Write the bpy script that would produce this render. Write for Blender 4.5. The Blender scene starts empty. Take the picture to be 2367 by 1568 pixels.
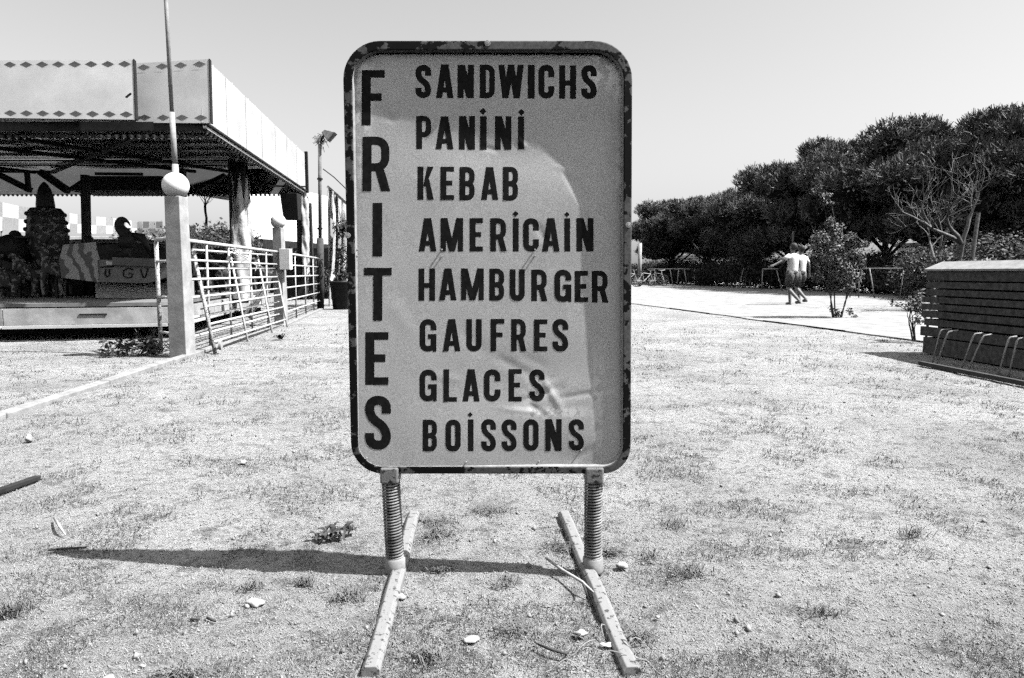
import bpy, math, random
import numpy as np
from mathutils import Vector, Matrix
R = math.radians
rng = np.random.default_rng(7)
random.seed(7)
sc = bpy.context.scene
COL = sc.collection
# ------------------------------------------------------------------ camera
CAMH, F, CX, CY = 0.81, 1643.75, 1183.5, 784.0      # photograph measured at 2367 x 1568
TH = math.atan(154.0 / F)
cam_d = bpy.data.cameras.new('camera')
cam_d.lens, cam_d.sensor_width = 25.0, 36.0
cam_d.clip_start, cam_d.clip_end = 0.05, 2000
cam = bpy.data.objects.new('camera', cam_d)
cam.location = (0, 0, CAMH)
cam.rotation_euler = (math.pi / 2 - TH, 0, 0)
COL.objects.link(cam)
sc.camera = cam
# ------------------------------------------------------------------ sky + sun
SUN = Vector((0.69, -0.108, 1.0)).normalized()
elev = math.asin(SUN.z)
w = bpy.data.worlds.new('World'); sc.world = w; w.use_nodes = True
nt = w.node_tree; nt.nodes.clear()
sky = nt.nodes.new('ShaderNodeTexSky'); sky.sky_type = 'NISHITA'; sky.sun_disc = False
sky.sun_elevation = elev
sky.sun_rotation = math.atan2(SUN.x, SUN.y)
sky.air_density = 1.15; sky.dust_density = 1.0; sky.ozone_density = 1.0; sky.altitude = 0
bw = nt.nodes.new('ShaderNodeSeparateColor')   # blue-sensitive black and white film
bg = nt.nodes.new('ShaderNodeBackground'); bg.inputs[1].default_value = 0.078
wo = nt.nodes.new('ShaderNodeOutputWorld')
nt.links.new(sky.outputs[0], bw.inputs[0]); nt.links.new(bw.outputs[2], bg.inputs[0]); nt.links.new(bg.outputs[0], wo.inputs[0])
sd = bpy.data.lights.new('sun', 'SUN'); sd.energy = 5.0; sd.angle = R(0.5); sd.color = (1, 1, 1)
so = bpy.data.objects.new('sun', sd); COL.objects.link(so)
so.rotation_euler = SUN.to_track_quat('Z', 'Y').to_euler(); so.location = (5, -2, 9)
sc.view_settings.view_transform = 'Standard'; sc.view_settings.look = 'None'
sc.view_settings.exposure = 0.95; sc.view_settings.gamma = 1; sc.view_settings.use_curve_mapping = False
sc.cycles.use_denoising = False
sc.cycles.use_adaptive_sampling = True; sc.cycles.adaptive_threshold = 0.06; sc.cycles.adaptive_min_samples = 16
sc.cycles.max_bounces = 6; sc.cycles.diffuse_bounces = 0

# ------------------------------------------------------------------ measuring helpers
def ray(px, py):
    x = (px - CX) / F; u = (CY - py) / F
    return Vector((x, math.cos(TH) + u * math.sin(TH), -math.sin(TH) + u * math.cos(TH)))
def P(px, py, Y):
    d = ray(px, py); t = Y / d.y
    return Vector((d.x * t, Y, CAMH + d.z * t))
def G(px, py, z=0.0):
    d = ray(px, py); t = (z - CAMH) / d.z
    return Vector((d.x * t, d.y * t, z))

# ------------------------------------------------------------------ materials (all grey: the place is seen in black and white)
MATS = {}
def mat(name, v, v2=None, scale=6.0, rough=0.8, bump=0.0, bscale=None, thr=None, spec=0.15, detail=6, metal=0.0, v3=None, s3=2.0):
    if name in MATS: return MATS[name]
    m = bpy.data.materials.new(name); m.use_nodes = True
    n = m.node_tree; b = n.nodes['Principled BSDF']
    b.inputs['Roughness'].default_value = rough
    b.inputs['Specular IOR Level'].default_value = spec
    b.inputs['Metallic'].default_value = metal
    b.inputs['Base Color'].default_value = (v, v, v, 1)
    tc = n.nodes.new('ShaderNodeTexCoord')
    col = None
    if v2 is not None:
        no = n.nodes.new('ShaderNodeTexNoise'); no.inputs['Scale'].default_value = scale; no.inputs['Detail'].default_value = detail
        no.inputs['Roughness'].default_value = 0.65
        n.links.new(tc.outputs['Object'], no.inputs['Vector'])
        cr = n.nodes.new('ShaderNodeValToRGB')
        a, c = (0.35, 0.65) if thr is None else (thr - 0.012, thr + 0.012)
        cr.color_ramp.elements[0].position = a; cr.color_ramp.elements[1].position = c
        cr.color_ramp.elements[0].color = (v, v, v, 1); cr.color_ramp.elements[1].color = (v2, v2, v2, 1)
        n.links.new(no.outputs['Fac'], cr.inputs[0]); col = cr.outputs[0]
        if v3 is not None:
            n3 = n.nodes.new('ShaderNodeTexNoise'); n3.inputs['Scale'].default_value = s3; n3.inputs['Detail'].default_value = 4
            n.links.new(tc.outputs['Object'], n3.inputs['Vector'])
            c3 = n.nodes.new('ShaderNodeValToRGB')
            c3.color_ramp.elements[0].position = .4; c3.color_ramp.elements[1].position = .62
            c3.color_ramp.elements[0].color = (v3, v3, v3, 1); c3.color_ramp.elements[1].color = (1, 1, 1, 1)
            n.links.new(n3.outputs['Fac'], c3.inputs[0])
            mx = n.nodes.new('ShaderNodeMix'); mx.data_type = 'RGBA'; mx.blend_type = 'MULTIPLY'; mx.inputs[0].default_value = 1
            n.links.new(col, mx.inputs[6]); n.links.new(c3.outputs[0], mx.inputs[7]); col = mx.outputs[2]
        n.links.new(col, b.inputs['Base Color'])
    if bump:
        nb = n.nodes.new('ShaderNodeTexNoise'); nb.inputs['Scale'].default_value = bscale or scale * 3; nb.inputs['Detail'].default_value = 5
        n.links.new(tc.outputs['Object'], nb.inputs['Vector'])
        bp = n.nodes.new('ShaderNodeBump'); bp.inputs['Strength'].default_value = 1.0; bp.inputs['Distance'].default_value = bump
        n.links.new(nb.outputs['Fac'], bp.inputs['Height']); n.links.new(bp.outputs[0], b.inputs['Normal'])
    MATS[name] = m
    return m
def leafmat(name, v, v2, scale):
    return mat(name, v, v2, scale=scale, rough=0.6, spec=0.2, detail=2)

# ------------------------------------------------------------------ mesh helpers
class MB:
    def __init__(s): s.v = []; s.f = []
    def add(s, vs, fs):
        o = len(s.v); s.v += [tuple(p) for p in vs]; s.f += [tuple(i + o for i in f) for f in fs]; return s
    def hexa(s, b, t):      # four bottom points, four top points
        return s.add(list(b) + list(t), [(3, 2, 1, 0), (4, 5, 6, 7), (0, 1, 5, 4), (1, 2, 6, 5), (2, 3, 7, 6), (3, 0, 4, 7)])
    def box(s, x0, x1, y0, y1, z0, z1):
        return s.hexa([(x0, y0, z0), (x1, y0, z0), (x1, y1, z0), (x0, y1, z0)], [(x0, y0, z1), (x1, y0, z1), (x1, y1, z1), (x0, y1, z1)])
    def bar(s, a, b, wd, ht, up=(0, 0, 1)):
        a, b = Vector(a), Vector(b); d = (b - a).normalized(); u = Vector(up)
        sx = d.cross(u).normalized(); u = sx.cross(d).normalized()
        q = lambda p: [p - sx * wd / 2 - u * ht / 2, p + sx * wd / 2 - u * ht / 2, p + sx * wd / 2 + u * ht / 2, p - sx * wd / 2 + u * ht / 2]
        A, B = q(a), q(b)
        return s.add(A + B, [(0, 1, 2, 3), (7, 6, 5, 4), (0, 4, 5, 1), (1, 5, 6, 2), (2, 6, 7, 3), (3, 7, 4, 0)])
    def tube(s, pts, r, n=8, caps=True):
        pts = [Vector(p) for p in pts]; m = len(pts)
        rs = r if isinstance(r, (list, tuple)) else [r] * m
        ref = Vector((0.03, 0.02, 1)); vs = []
        d0 = (pts[1] - pts[0]).normalized()
        sx = d0.cross(ref)
        if sx.length < .05: sx = d0.cross(Vector((1, 0, 0)))
        sx.normalize()
        for i, p in enumerate(pts):
            d = (pts[min(i + 1, m - 1)] - pts[max(i - 1, 0)]).normalized()
            sx = (sx - d * sx.dot(d)).normalized(); u = d.cross(sx)
            for k in range(n):
                a = 2 * math.pi * k / n
                vs.append(p + (sx * math.cos(a) + u * math.sin(a)) * rs[i])
        fs = [(i * n + k, i * n + (k + 1) % n, (i + 1) * n + (k + 1) % n, (i + 1) * n + k) for i in range(m - 1) for k in range(n)]
        if caps: fs += [tuple(range(n - 1, -1, -1)), tuple((m - 1) * n + k for k in range(n))]
        return s.add(vs, fs)
    def lathe(s, prof, c=(0, 0, 0), n=24, sx=1, sy=1):
        vs = [(c[0] + r * math.cos(2 * math.pi * k / n) * sx, c[1] + r * math.sin(2 * math.pi * k / n) * sy, c[2] + z) for r, z in prof for k in range(n)]
        m = len(prof)
        fs = [(i * n + k, i * n + (k + 1) % n, (i + 1) * n + (k + 1) % n, (i + 1) * n + k) for i in range(m - 1) for k in range(n)]
        fs += [tuple(range(n - 1, -1, -1)), tuple((m - 1) * n + k for k in range(n))]
        return s.add(vs, fs)
    def ball(s, c, r, n=16, sz=1.0, sx=1.0, sy=1.0):
        k = max(6, n // 2)
        prof = [(max(1e-4, r * math.sin(math.pi * i / k)), -r * sz * math.cos(math.pi * i / k)) for i in range(k + 1)]
        return s.lathe(prof, c, n, sx, sy)
    def prism(s, poly, y0, y1):   # polygon in x,z
        n = len(poly)
        vs = [(x, y0, z) for x, z in poly] + [(x, y1, z) for x, z in poly]
        return s.add(vs, [tuple(range(n)), tuple(range(2 * n - 1, n - 1, -1))] + [(i, i + n, (i + 1) % n + n, (i + 1) % n) for i in range(n)])

def setp(o, label=None, cat=None, group=None, kind=None):
    if label: o['label'] = label
    if cat: o['category'] = cat
    if group: o['group'] = group
    if kind: o['kind'] = kind
    return o
def thing(name, label, cat, loc=(0, 0, 0), rz=0, group=None):
    o = bpy.data.objects.new(name, None); COL.objects.link(o)
    o.location = loc; o.rotation_euler = (0, 0, rz); o.empty_display_size = .1
    return setp(o, label, cat, group)
def mesh_from(name, v, f, m=None, smooth=False):
    me = bpy.data.meshes.new(name); me.from_pydata(v, [], f); me.update()
    if m: me.materials.append(m)
    if smooth: me.shade_smooth()
    return me
def obj(name, mb, m, parent=None, smooth=False, world=True, label=None, kind=None, bevel=0, cat=None, group=None):
    """link one mesh; world=True: vertices are in world space and are moved to the parent's frame"""
    v = mb.v
    if parent is not None and world:
        M = Matrix.Translation(parent.location) @ parent.rotation_euler.to_matrix().to_4x4()
        p = parent
        chain = [parent]
        while chain[-1].parent: chain.append(chain[-1].parent)
        M = Matrix.Identity(4)
        for q in reversed(chain): M = M @ Matrix.Translation(q.location) @ q.rotation_euler.to_matrix().to_4x4()
        Mi = M.inverted(); v = [tuple(Mi @ Vector(p)) for p in v]
    me = mesh_from(name, v, mb.f, m, smooth)
    o = bpy.data.objects.new(name, me); COL.objects.link(o)
    if parent is not None: o.parent = parent
    if bevel:
        b = o.modifiers.new('bevel', 'BEVEL'); b.width = bevel; b.segments = 2; b.limit_method = 'ANGLE'
    return setp(o, label, cat, group, kind)
def np_mesh(name, v, f, m, parent=None, kind=None, smooth=False):
    """v (n,3), f (k,3) triangles or quads from numpy"""
    me = bpy.data.meshes.new(name); k = f.shape[1]
    me.vertices.add(len(v)); me.vertices.foreach_set('co', np.ascontiguousarray(v, dtype=np.float32).ravel())
    me.loops.add(f.size); me.loops.foreach_set('vertex_index', np.ascontiguousarray(f, dtype=np.int32).ravel())
    me.polygons.add(len(f)); me.polygons.foreach_set('loop_start', np.arange(0, f.size, k, dtype=np.int32))
    me.update(calc_edges=True); me.validate()
    me.materials.append(m)
    if smooth: me.shade_smooth()
    o = bpy.data.objects.new(name, me); COL.objects.link(o)
    if parent: o.parent = parent
    return setp(o, kind=kind)
def dup(root, loc, rz=0, label=None, sc_=None, group=None):
    r = root.copy(); COL.objects.link(r); r.location = loc; r.rotation_euler = (0, 0, rz)
    if sc_: r.scale = sc_ if isinstance(sc_, tuple) else (sc_,) * 3
    if label: r['label'] = label
    if group: r['group'] = group
    for ch in list(root.children):
        c = ch.copy(); COL.objects.link(c); c.parent = r
        for g in ch.children:
            d = g.copy(); COL.objects.link(d); d.parent = c
    return r
def vnoise(x, y, seed=0):
    """smooth value noise on numpy arrays, about -1..1"""
    def h(i, j):
        a = np.sin(i * 127.1 + j * 311.7 + seed * 74.7) * 43758.5453
        return (a - np.floor(a)) * 2 - 1
    xi, yi = np.floor(x), np.floor(y); xf, yf = x - xi, y - yi
    u, v = xf * xf * (3 - 2 * xf), yf * yf * (3 - 2 * yf)
    return (h(xi, yi) * (1 - u) + h(xi + 1, yi) * u) * (1 - v) + (h(xi, yi + 1) * (1 - u) + h(xi + 1, yi + 1) * u) * v

# ================================================================== GROUND
def ground_mat():
    m = bpy.data.materials.new('dry_turf'); m.use_nodes = True
    n = m.node_tree; b = n.nodes['Principled BSDF']; b.inputs['Roughness'].default_value = .95; b.inputs['Specular IOR Level'].default_value = .1
    tc = n.nodes.new('ShaderNodeTexCoord')
    def noise(s, d=5, r=.6, st=(1, 1, 1)):
        mp = n.nodes.new('ShaderNodeMapping'); mp.inputs['Scale'].default_value = st
        n.links.new(tc.outputs['Object'], mp.inputs[0])
        q = n.nodes.new('ShaderNodeTexNoise'); q.inputs['Scale'].default_value = s; q.inputs['Detail'].default_value = d; q.inputs['Roughness'].default_value = r
        n.links.new(mp.outputs[0], q.inputs['Vector']); return q.outputs['Fac']
    def ramp(s, a, va, c, vc):
        q = n.nodes.new('ShaderNodeValToRGB'); e = q.color_ramp.elements
        e[0].position = a; e[0].color = (va, va, va, 1); e[1].position = c; e[1].color = (vc, vc, vc, 1)
        n.links.new(s, q.inputs[0]); return q.outputs[0]
    def mul(a, c):
        q = n.nodes.new('ShaderNodeMix'); q.data_type = 'RGBA'; q.blend_type = 'MULTIPLY'; q.inputs[0].default_value = 1
        n.links.new(a, q.inputs[6]); n.links.new(c, q.inputs[7]); return q.outputs[2]
    c = mul(ramp(noise(230, 3), .34, .235, .5, .43), ramp(noise(38, 5, .75), .36, .42, .46, 1.0))
    c = mul(c, ramp(noise(8, 8, .78), .38, .5, .48, 1.0))
    c = mul(c, ramp(noise(1.1, 5), .36, .74, .58, 1.0))
    n.links.new(c, b.inputs['Base Color'])
    bp = n.nodes.new('ShaderNodeBump'); bp.inputs['Distance'].default_value = .012; bp.inputs['Strength'].default_value = 1
    n.links.new(noise(120, 6, .75), bp.inputs['Height']); n.links.new(bp.outputs[0], b.inputs['Normal'])
    return m
GM = ground_mat()
def gz(x, y):
    a = np.clip(1.5 - y / 12, 0, 1)
    return (vnoise(x * 3, y * 3, 1) * .005 + vnoise(x * 9, y * 9, 2) * .004 + vnoise(x * 26, y * 26, 3) * .0028) * a - .006
rows, cols = 330, 420
yy = 0.75 * np.exp(np.linspace(0, math.log(700 / .75), rows)); t = np.linspace(-1, 1, cols)
X = t[None, :] * (yy[:, None] * 1.15 + .8); Y = np.repeat(yy[:, None], cols, 1)
Z = gz(X, Y)
v = np.stack([X.ravel(), Y.ravel(), Z.ravel()], 1)
ii = (np.arange(rows - 1)[:, None] * cols + np.arange(cols - 1)[None, :]).ravel()
f = np.stack([ii, ii + 1, ii + 1 + cols, ii + cols], 1)
g = np_mesh('ground', v, f, GM, kind='structure', smooth=True)
gb = MB(); gb.add([(-900, -200, -.035), (900, -200, -.035), (900, 900, -.035), (-900, 900, -.035)], [(0, 1, 2, 3)])
obj('surrounding_ground', gb, GM, kind='structure')
# bright sandy path on the right
SAND = mat('sand', .25, .40, scale=3, rough=.95, bump=.004, bscale=60, spec=.05)
e0, e1 = G(1480, 705), G(2130, 790)
dl = (e1 - e0).normalized()
a0, a1 = e0 - dl * 14, e1 + dl * 8
f0, f1 = G(1440, 656), G(2140, 688)
df = (f1 - f0).normalized(); f0 = f0 - df * 12; f1 = f1 + df * 14
def jag(a, b, n, amp, seed):
    a, b = Vector(a), Vector(b); pr = Vector((-(b - a).y, (b - a).x, 0)).normalized(); r = random.Random(seed)
    return [a.lerp(b, i / n) + pr * r.uniform(-amp, amp) for i in range(n + 1)]
near = jag(a0, a1, 60, .05, 3); far = jag(f0, f1, 60, .1, 4)
pm = MB(); vs = [(p.x, p.y, .012) for p in near] + [(p.x, p.y, .012) for p in far]+ [(p.x, p.y - .02, .0) for p in near]
pm.add(vs, [(i, i + 1, 61 + i + 1, 61 + i) for i in range(60)] + [(122 + i, 122 + i + 1, i + 1, i) for i in range(60)])
obj('sandy_path', pm, SAND, kind='structure')
DARKWOOD = mat('dark_wood', .02, .045, scale=14, rough=.7, bump=.002)
ed = MB()
for k in range(13):
    a = near[6 + k * 4] + Vector((0, -.05, 0)); b = near[10 + k * 4] + Vector((0, -.05, 0))
    if k not in (3, 6, 8): continue
    ed.bar(Vector((a.x, a.y, .012)), Vector((b.x, b.y, .010)), .010, .016)
obj('path_edging', ed, DARKWOOD, kind='structure')

# grass
def blades(n, ylo, yhi, power, lmin, lmax, wid, flat, seed, clump=None, xm=0.82):
    r = np.random.default_rng(seed)
    u = r.random(n); y = (ylo ** (1 - power) + u * (yhi ** (1 - power) - ylo ** (1 - power))) ** (1 / (1 - power))
    x = (r.random(n) * 2 - 1) * (y * xm + .25)
    if clump is not None:
        k = clump(x, y, r); x, y = x[k], y[k]; n = len(x)
    # clear the path
    th = math.atan2(dl.y, dl.x); side = (x - e0.x) * dl.y - (y - e0.y) * dl.x
    k = side > -.9 * r.random(len(x)) ** 2.5; x, y = x[k], y[k]; n = len(x)
    L = r.uniform(lmin, lmax, n) * (1 + y * .06); ang = r.uniform(0, 2 * math.pi, n); tilt = r.uniform(flat[0], flat[1], n)
    dx, dy, dz = np.cos(ang) * np.sin(tilt), np.sin(ang) * np.sin(tilt), np.cos(tilt)
    W = np.maximum(wid * r.uniform(.7, 1.3, n), y * .00055)
    z = gz(x, y)
    p0 = np.stack([x - np.sin(ang) * W, y + np.cos(ang) * W, z], 1); p1 = np.stack([x + np.sin(ang) * W, y - np.cos(ang) * W, z], 1)
    p2 = np.stack([x + dx * L, y + dy * L, z + dz * L + .001], 1)
    v = np.stack([p0, p1, p2], 1).reshape(-1, 3); return v, np.arange(len(v)).reshape(-1, 3)
def cl(s, th, sd):
    return lambda x, y, r: (vnoise(x * s, y * s, sd) + .5 * vnoise(x * s * 2.7, y * s * 2.7, sd + 1) + r.uniform(-.15, .15, len(x))) > th
STRAW = mat('straw', .2, .42, scale=25, rough=.8, spec=.2)
v, f = blades(110000, 1.15, 9, 1.6, .006, .018, .0007, (1.15, 1.54), 11)
setp(np_mesh('dry_grass', v, f, STRAW, kind='stuff'), 'short pale dried grass lying over the ground around the sign', 'dry grass')
GREEN = mat('dull_green_grass', .045, .14, scale=20, rough=.7)
v1, f1_ = blades(170000, 1.15, 11, 1.35, .008, .024, .0008, (.4, 1.45), 12, cl(5.0, .4, 21))
v2, f2 = blades(110000, 1.15, 8, 1.6, .005, .015, .0007, (.5, 1.5), 13, cl(16, .8, 31))
v = np.concatenate([v1, v2]); f = np.concatenate([f1_, f2 + len(v1)])
setp(np_mesh('green_grass', v, f, GREEN, kind='stuff'), 'darker living tufts of grass scattered in the dry turf', 'grass')
# crumbs of earth and grit
def crumbs(n, seed):
    r = np.random.default_rng(seed); u = r.random(n); p = 1.9
    y = (1.15 ** (1 - p) + u * (7 ** (1 - p) - 1.15 ** (1 - p))) ** (1 / (1 - p)); x = (r.random(n) * 2 - 1) * (y * .82 + .2)
    s = r.uniform(.0012, .0042, n) * (1 + (r.random(n) > .985) * 1.6); z = gz(x, y)
    base = np.array([[1, 0, 0], [-.5, .87, 0], [-.5, -.87, 0], [0, 0, 1.0], [0, 0, -.6]])
    q = base[None] * s[:, None, None] * r.uniform(.6, 1.3, (n, 5, 1))
    a = r.uniform(0, 6.28, n); ca, sa = np.cos(a)[:, None], np.sin(a)[:, None]
    q = np.stack([q[..., 0] * ca - q[..., 1] * sa, q[..., 0] * sa + q[..., 1] * ca, q[..., 2]], -1) + np.stack([x, y, z + s * .3], 1)[:, None]
    fb = np.array([[0, 1, 3], [1, 2, 3], [2, 0, 3], [1, 0, 4], [2, 1, 4], [0, 2, 4]])
    return q.reshape(-1, 3), (fb[None] + (np.arange(n) * 5)[:, None, None]).reshape(-1, 3)
v, f = crumbs(26000, 5)
setp(np_mesh('grit', v, f, mat('grit', .18, .42, scale=30, rough=.9), kind='stuff'), 'loose crumbs of earth and grit on the turf', 'grit')

# ================================================================== THE MENU SIGN
S = 1.845; LIP = .014; BACK = .045
CHIP = mat('chipped_frame_paint', .012, .20, scale=26, rough=.55, thr=.46, bump=.0006, bscale=60, v3=.35, s3=5)
def chip_mat():
    m = bpy.data.materials.new('chipped_grey_paint'); m.use_nodes = True
    n = m.node_tree; b = n.nodes['Principled BSDF']; b.inputs['Roughness'].default_value = .65; b.inputs['Specular IOR Level'].default_value = .12
    tc = n.nodes.new('ShaderNodeTexCoord')
    def noise(s, d, r=.6):
        q = n.nodes.new('ShaderNodeTexNoise'); q.inputs['Scale'].default_value = s; q.inputs['Detail'].default_value = d; q.inputs['Roughness'].default_value = r
        n.links.new(tc.outputs['Object'], q.inputs['Vector']); return q.outputs['Fac']
    def mth(op, a, c):
        q = n.nodes.new('ShaderNodeMath'); q.operation = op
        for i, s in enumerate((a, c)):
            if isinstance(s, (int, float)): q.inputs[i].default_value = s
            else: n.links.new(s, q.inputs[i])
        return q.outputs[0]
    fine = noise(38, 7, .62); big = noise(5.2, 3)
    thr = mth('ADD', mth('MULTIPLY', big, -1.3), 1.10)      # where "big" is high, chips spread
    sx = n.nodes.new('ShaderNodeSeparateXYZ'); n.links.new(tc.outputs['Object'], sx.inputs[0])
    q = mth('SUBTRACT', fine, thr)
    cr = n.nodes.new('ShaderNodeValToRGB'); e = cr.color_ramp.elements
    e[0].position = .03; e[0].color = (.13, .13, .13, 1); e[1].position = .04; e[1].color = (.005, .005, .005, 1)
    n.links.new(q, cr.inputs[0])
    f2 = noise(120, 4); c2 = n.nodes.new('ShaderNodeValToRGB'); c2.color_ramp.elements[0].color = (.6, .6, .6, 1); c2.color_ramp.elements[0].position = .35
    c2.color_ramp.elements[1].position = .6; n.links.new(f2, c2.inputs[0])
    mx = n.nodes.new('ShaderNodeMix'); mx.data_type = 'RGBA'; mx.blend_type = 'MULTIPLY'; mx.inputs[0].default_value = 1
    n.links.new(cr.outputs[0], mx.inputs[6]); n.links.new(c2.outputs[0], mx.inputs[7]); n.links.new(mx.outputs[2], b.inputs['Base Color'])
    bp = n.nodes.new('ShaderNodeBump'); bp.inputs['Distance'].default_value = .0008; bp.invert = True
    n.links.new(cr.outputs[0], bp.inputs['Height']); bp.invert = False; n.links.new(bp.outputs[0], b.inputs['Normal'])
    return m
CHIP = chip_mat()
sign = thing('menu_sign', 'rounded metal snack menu sign on two coil springs, painted FRITES down its left edge', 'menu sign', (-.05, S + .03, 0))
def rrect(pts, rs, n=10):
    """pts: TL,TR,BR,BL in (x,z); rounded corners"""
    out = []
    m = len(pts)
    for i in range(m):
        p = Vector(pts[i]); a = (Vector(pts[i - 1]) - p).normalized(); b = (Vector(pts[(i + 1) % m]) - p).normalized(); r = rs[i]
        c = p + a * r + b * r
        A, B = p + a * r, p + b * r
        for k in range(n + 1):
            t_ = k / n * math.pi / 2
            out.append(c + (A - c) * math.cos(t_) + (B - c) * math.sin(t_))
    return out
def pw(px, py): q = P(px, py, S); return (q.x, q.z)
outer = rrect([pw(791, 94), pw(1462, 94), pw(1458, 1096), pw(812, 1096)], [.094, .094, .075, .085])
inner = rrect([pw(813, 116), pw(1442, 116), pw(1440, 1079), pw(829, 1079)], [.074, .074, .058, .064])
fr = MB(); n_ = len(outer)
vs = [(x, S, z) for x, z in outer] + [(x, S - .001, z) for x, z in inner] + [(x, S + BACK, z) for x, z in outer] + [(x, S + BACK, z) for x, z in inner]
fs = []
for i in range(n_):
    j = (i + 1) % n_
    fs += [(i, j, n_ + j, n_ + i), (2 * n_ + i, 3 * n_ + i, 3 * n_ + j, 2 * n_ + j), (i, 2 * n_ + i, 2 * n_ + j, j), (n_ + i, n_ + j, 3 * n_ + j, 3 * n_ + i)]
fr.add(vs, fs)
obj('frame', fr, CHIP, sign, bevel=.003)
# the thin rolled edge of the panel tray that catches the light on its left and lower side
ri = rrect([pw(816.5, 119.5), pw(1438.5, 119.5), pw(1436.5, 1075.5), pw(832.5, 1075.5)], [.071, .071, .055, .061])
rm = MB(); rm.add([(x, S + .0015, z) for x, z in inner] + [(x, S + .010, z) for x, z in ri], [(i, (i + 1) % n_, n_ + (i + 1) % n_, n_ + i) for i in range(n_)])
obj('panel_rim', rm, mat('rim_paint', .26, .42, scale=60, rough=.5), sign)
TRAY = mat('bare_panel_edge', .55, .7, scale=40, rough=.5)
# panel surface: pushed back LIP behind the frame, with dents
SX = F / S
def panel_y(x, z):
    u = CX + x * SX; v = 630 - (z - CAMH) * SX          # close to photograph pixels
    s = np.zeros_like(u) + LIP
    def g(cx, cy, rx, ry, rot=0):
        a = R(rot); dx, dy = u - cx, v - cy
        p, q = dx * math.cos(a) + dy * math.sin(a), -dx * math.sin(a) + dy * math.cos(a)
        return np.exp(-(p / rx) ** 2 - (q / ry) ** 2)
    def sm(t): t = np.clip(t, 0, 1); return t * t * (3 - 2 * t)
    s += .0095 * g(1352, 318, 112, 100, 35)              # big basin, upper right
    s += .0045 * g(1120, 345, 190, 60, 8)
    # crease running down right from 1285,385 to 1395,560
    a = R(58); p = (u - 1340) * math.cos(a) + (v - 470) * math.sin(a); q = -(u - 1340) * math.sin(a) + (v - 470) * math.cos(a)
    s += -.0022 * np.exp(-(p / 105) ** 2) * sm((q + 9) / 18) * np.exp(-np.clip(q, 0, 999) / 55)
    # short folds
    for (x0, y0, x1, y1, d, wd) in ((1078, 250, 1018, 332, .0018, 9), (1200, 935, 1290, 900, .0016, 8), (1262, 890, 1300, 950, -.002, 9), (1300, 925, 1415, 905, .0012, 7),
                                    (1165, 950, 1275, 962, -.001, 7), (1365, 640, 1405, 590, .0016, 10), (1195, 320, 1215, 345, -.0016, 7), (1120, 345, 1150, 352, .0012, 6),
                                    (885, 262, 915, 285, .0012, 8), (1205, 825, 1260, 850, .0008, 14), (965, 410, 985, 395, .0008, 5), (1290, 385, 1330, 410, -.0016, 8), (1330, 415, 1350, 460, .0014, 9), (1350, 470, 1392, 530, -.0012, 9), (1150, 830, 1230, 870, .0012, 12), (1000, 870, 1060, 880, -.0006, 10),
                                    (1240, 520, 1262, 560, .0012, 9), (1405, 900, 1418, 1000, -.0014, 8), (1225, 940, 1262, 965, .0016, 7), (1060, 760, 1120, 820, .0007, 18), (1380, 1040, 1330, 1075, .0012, 9), (900, 700, 960, 780, -.0006, 20)):
        dx, dy = x1 - x0, y1 - y0; L = math.hypot(dx, dy); p = ((u - (x0 + x1) / 2) * dx + (v - (y0 + y1) / 2) * dy) / L; q = (-(u - (x0 + x1) / 2) * dy + (v - (y0 + y1) / 2) * dx) / L
        s += d * np.exp(-(p / (L * .55)) ** 4) * np.exp(-(q / wd) ** 2)
    s += .0030 * g(1330, 1085, 120, 45) + .002 * g(1180, 900, 130, 70, -15) - .002 * g(1010, 1000, 160, 120)
    s += vnoise(u / 150, v / 170, 5) * .0007 + vnoise(u / 60, v / 70, 6) * .00038 + vnoise(u / 24 + v / 60, v / 31, 8) * .00009
    s += .003 * (np.clip((u - 1385) / 60, 0, 1) ** 2) + .0035 * (u - 1130) / 310 + .0075 * (590 - v) / 480
    s -= (LIP - .006) * np.clip((850 - u) / 22, 0, 1) ** 2 * .0
    return S + s
PX0, PX1 = pw(806, 600)[0], pw(1449, 600)[0]; PZ0, PZ1 = pw(1100, 1086)[1], pw(1100, 108)[1]
nx, nz = 230, 340
gx, gzz = np.meshgrid(np.linspace(PX0, PX1, nx), np.linspace(PZ0, PZ1, nz))
pyv = panel_y(gx, gzz)
vv = np.stack([gx.ravel(), pyv.ravel(), gzz.ravel()], 1) - np.array(sign.location)[None]
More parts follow.
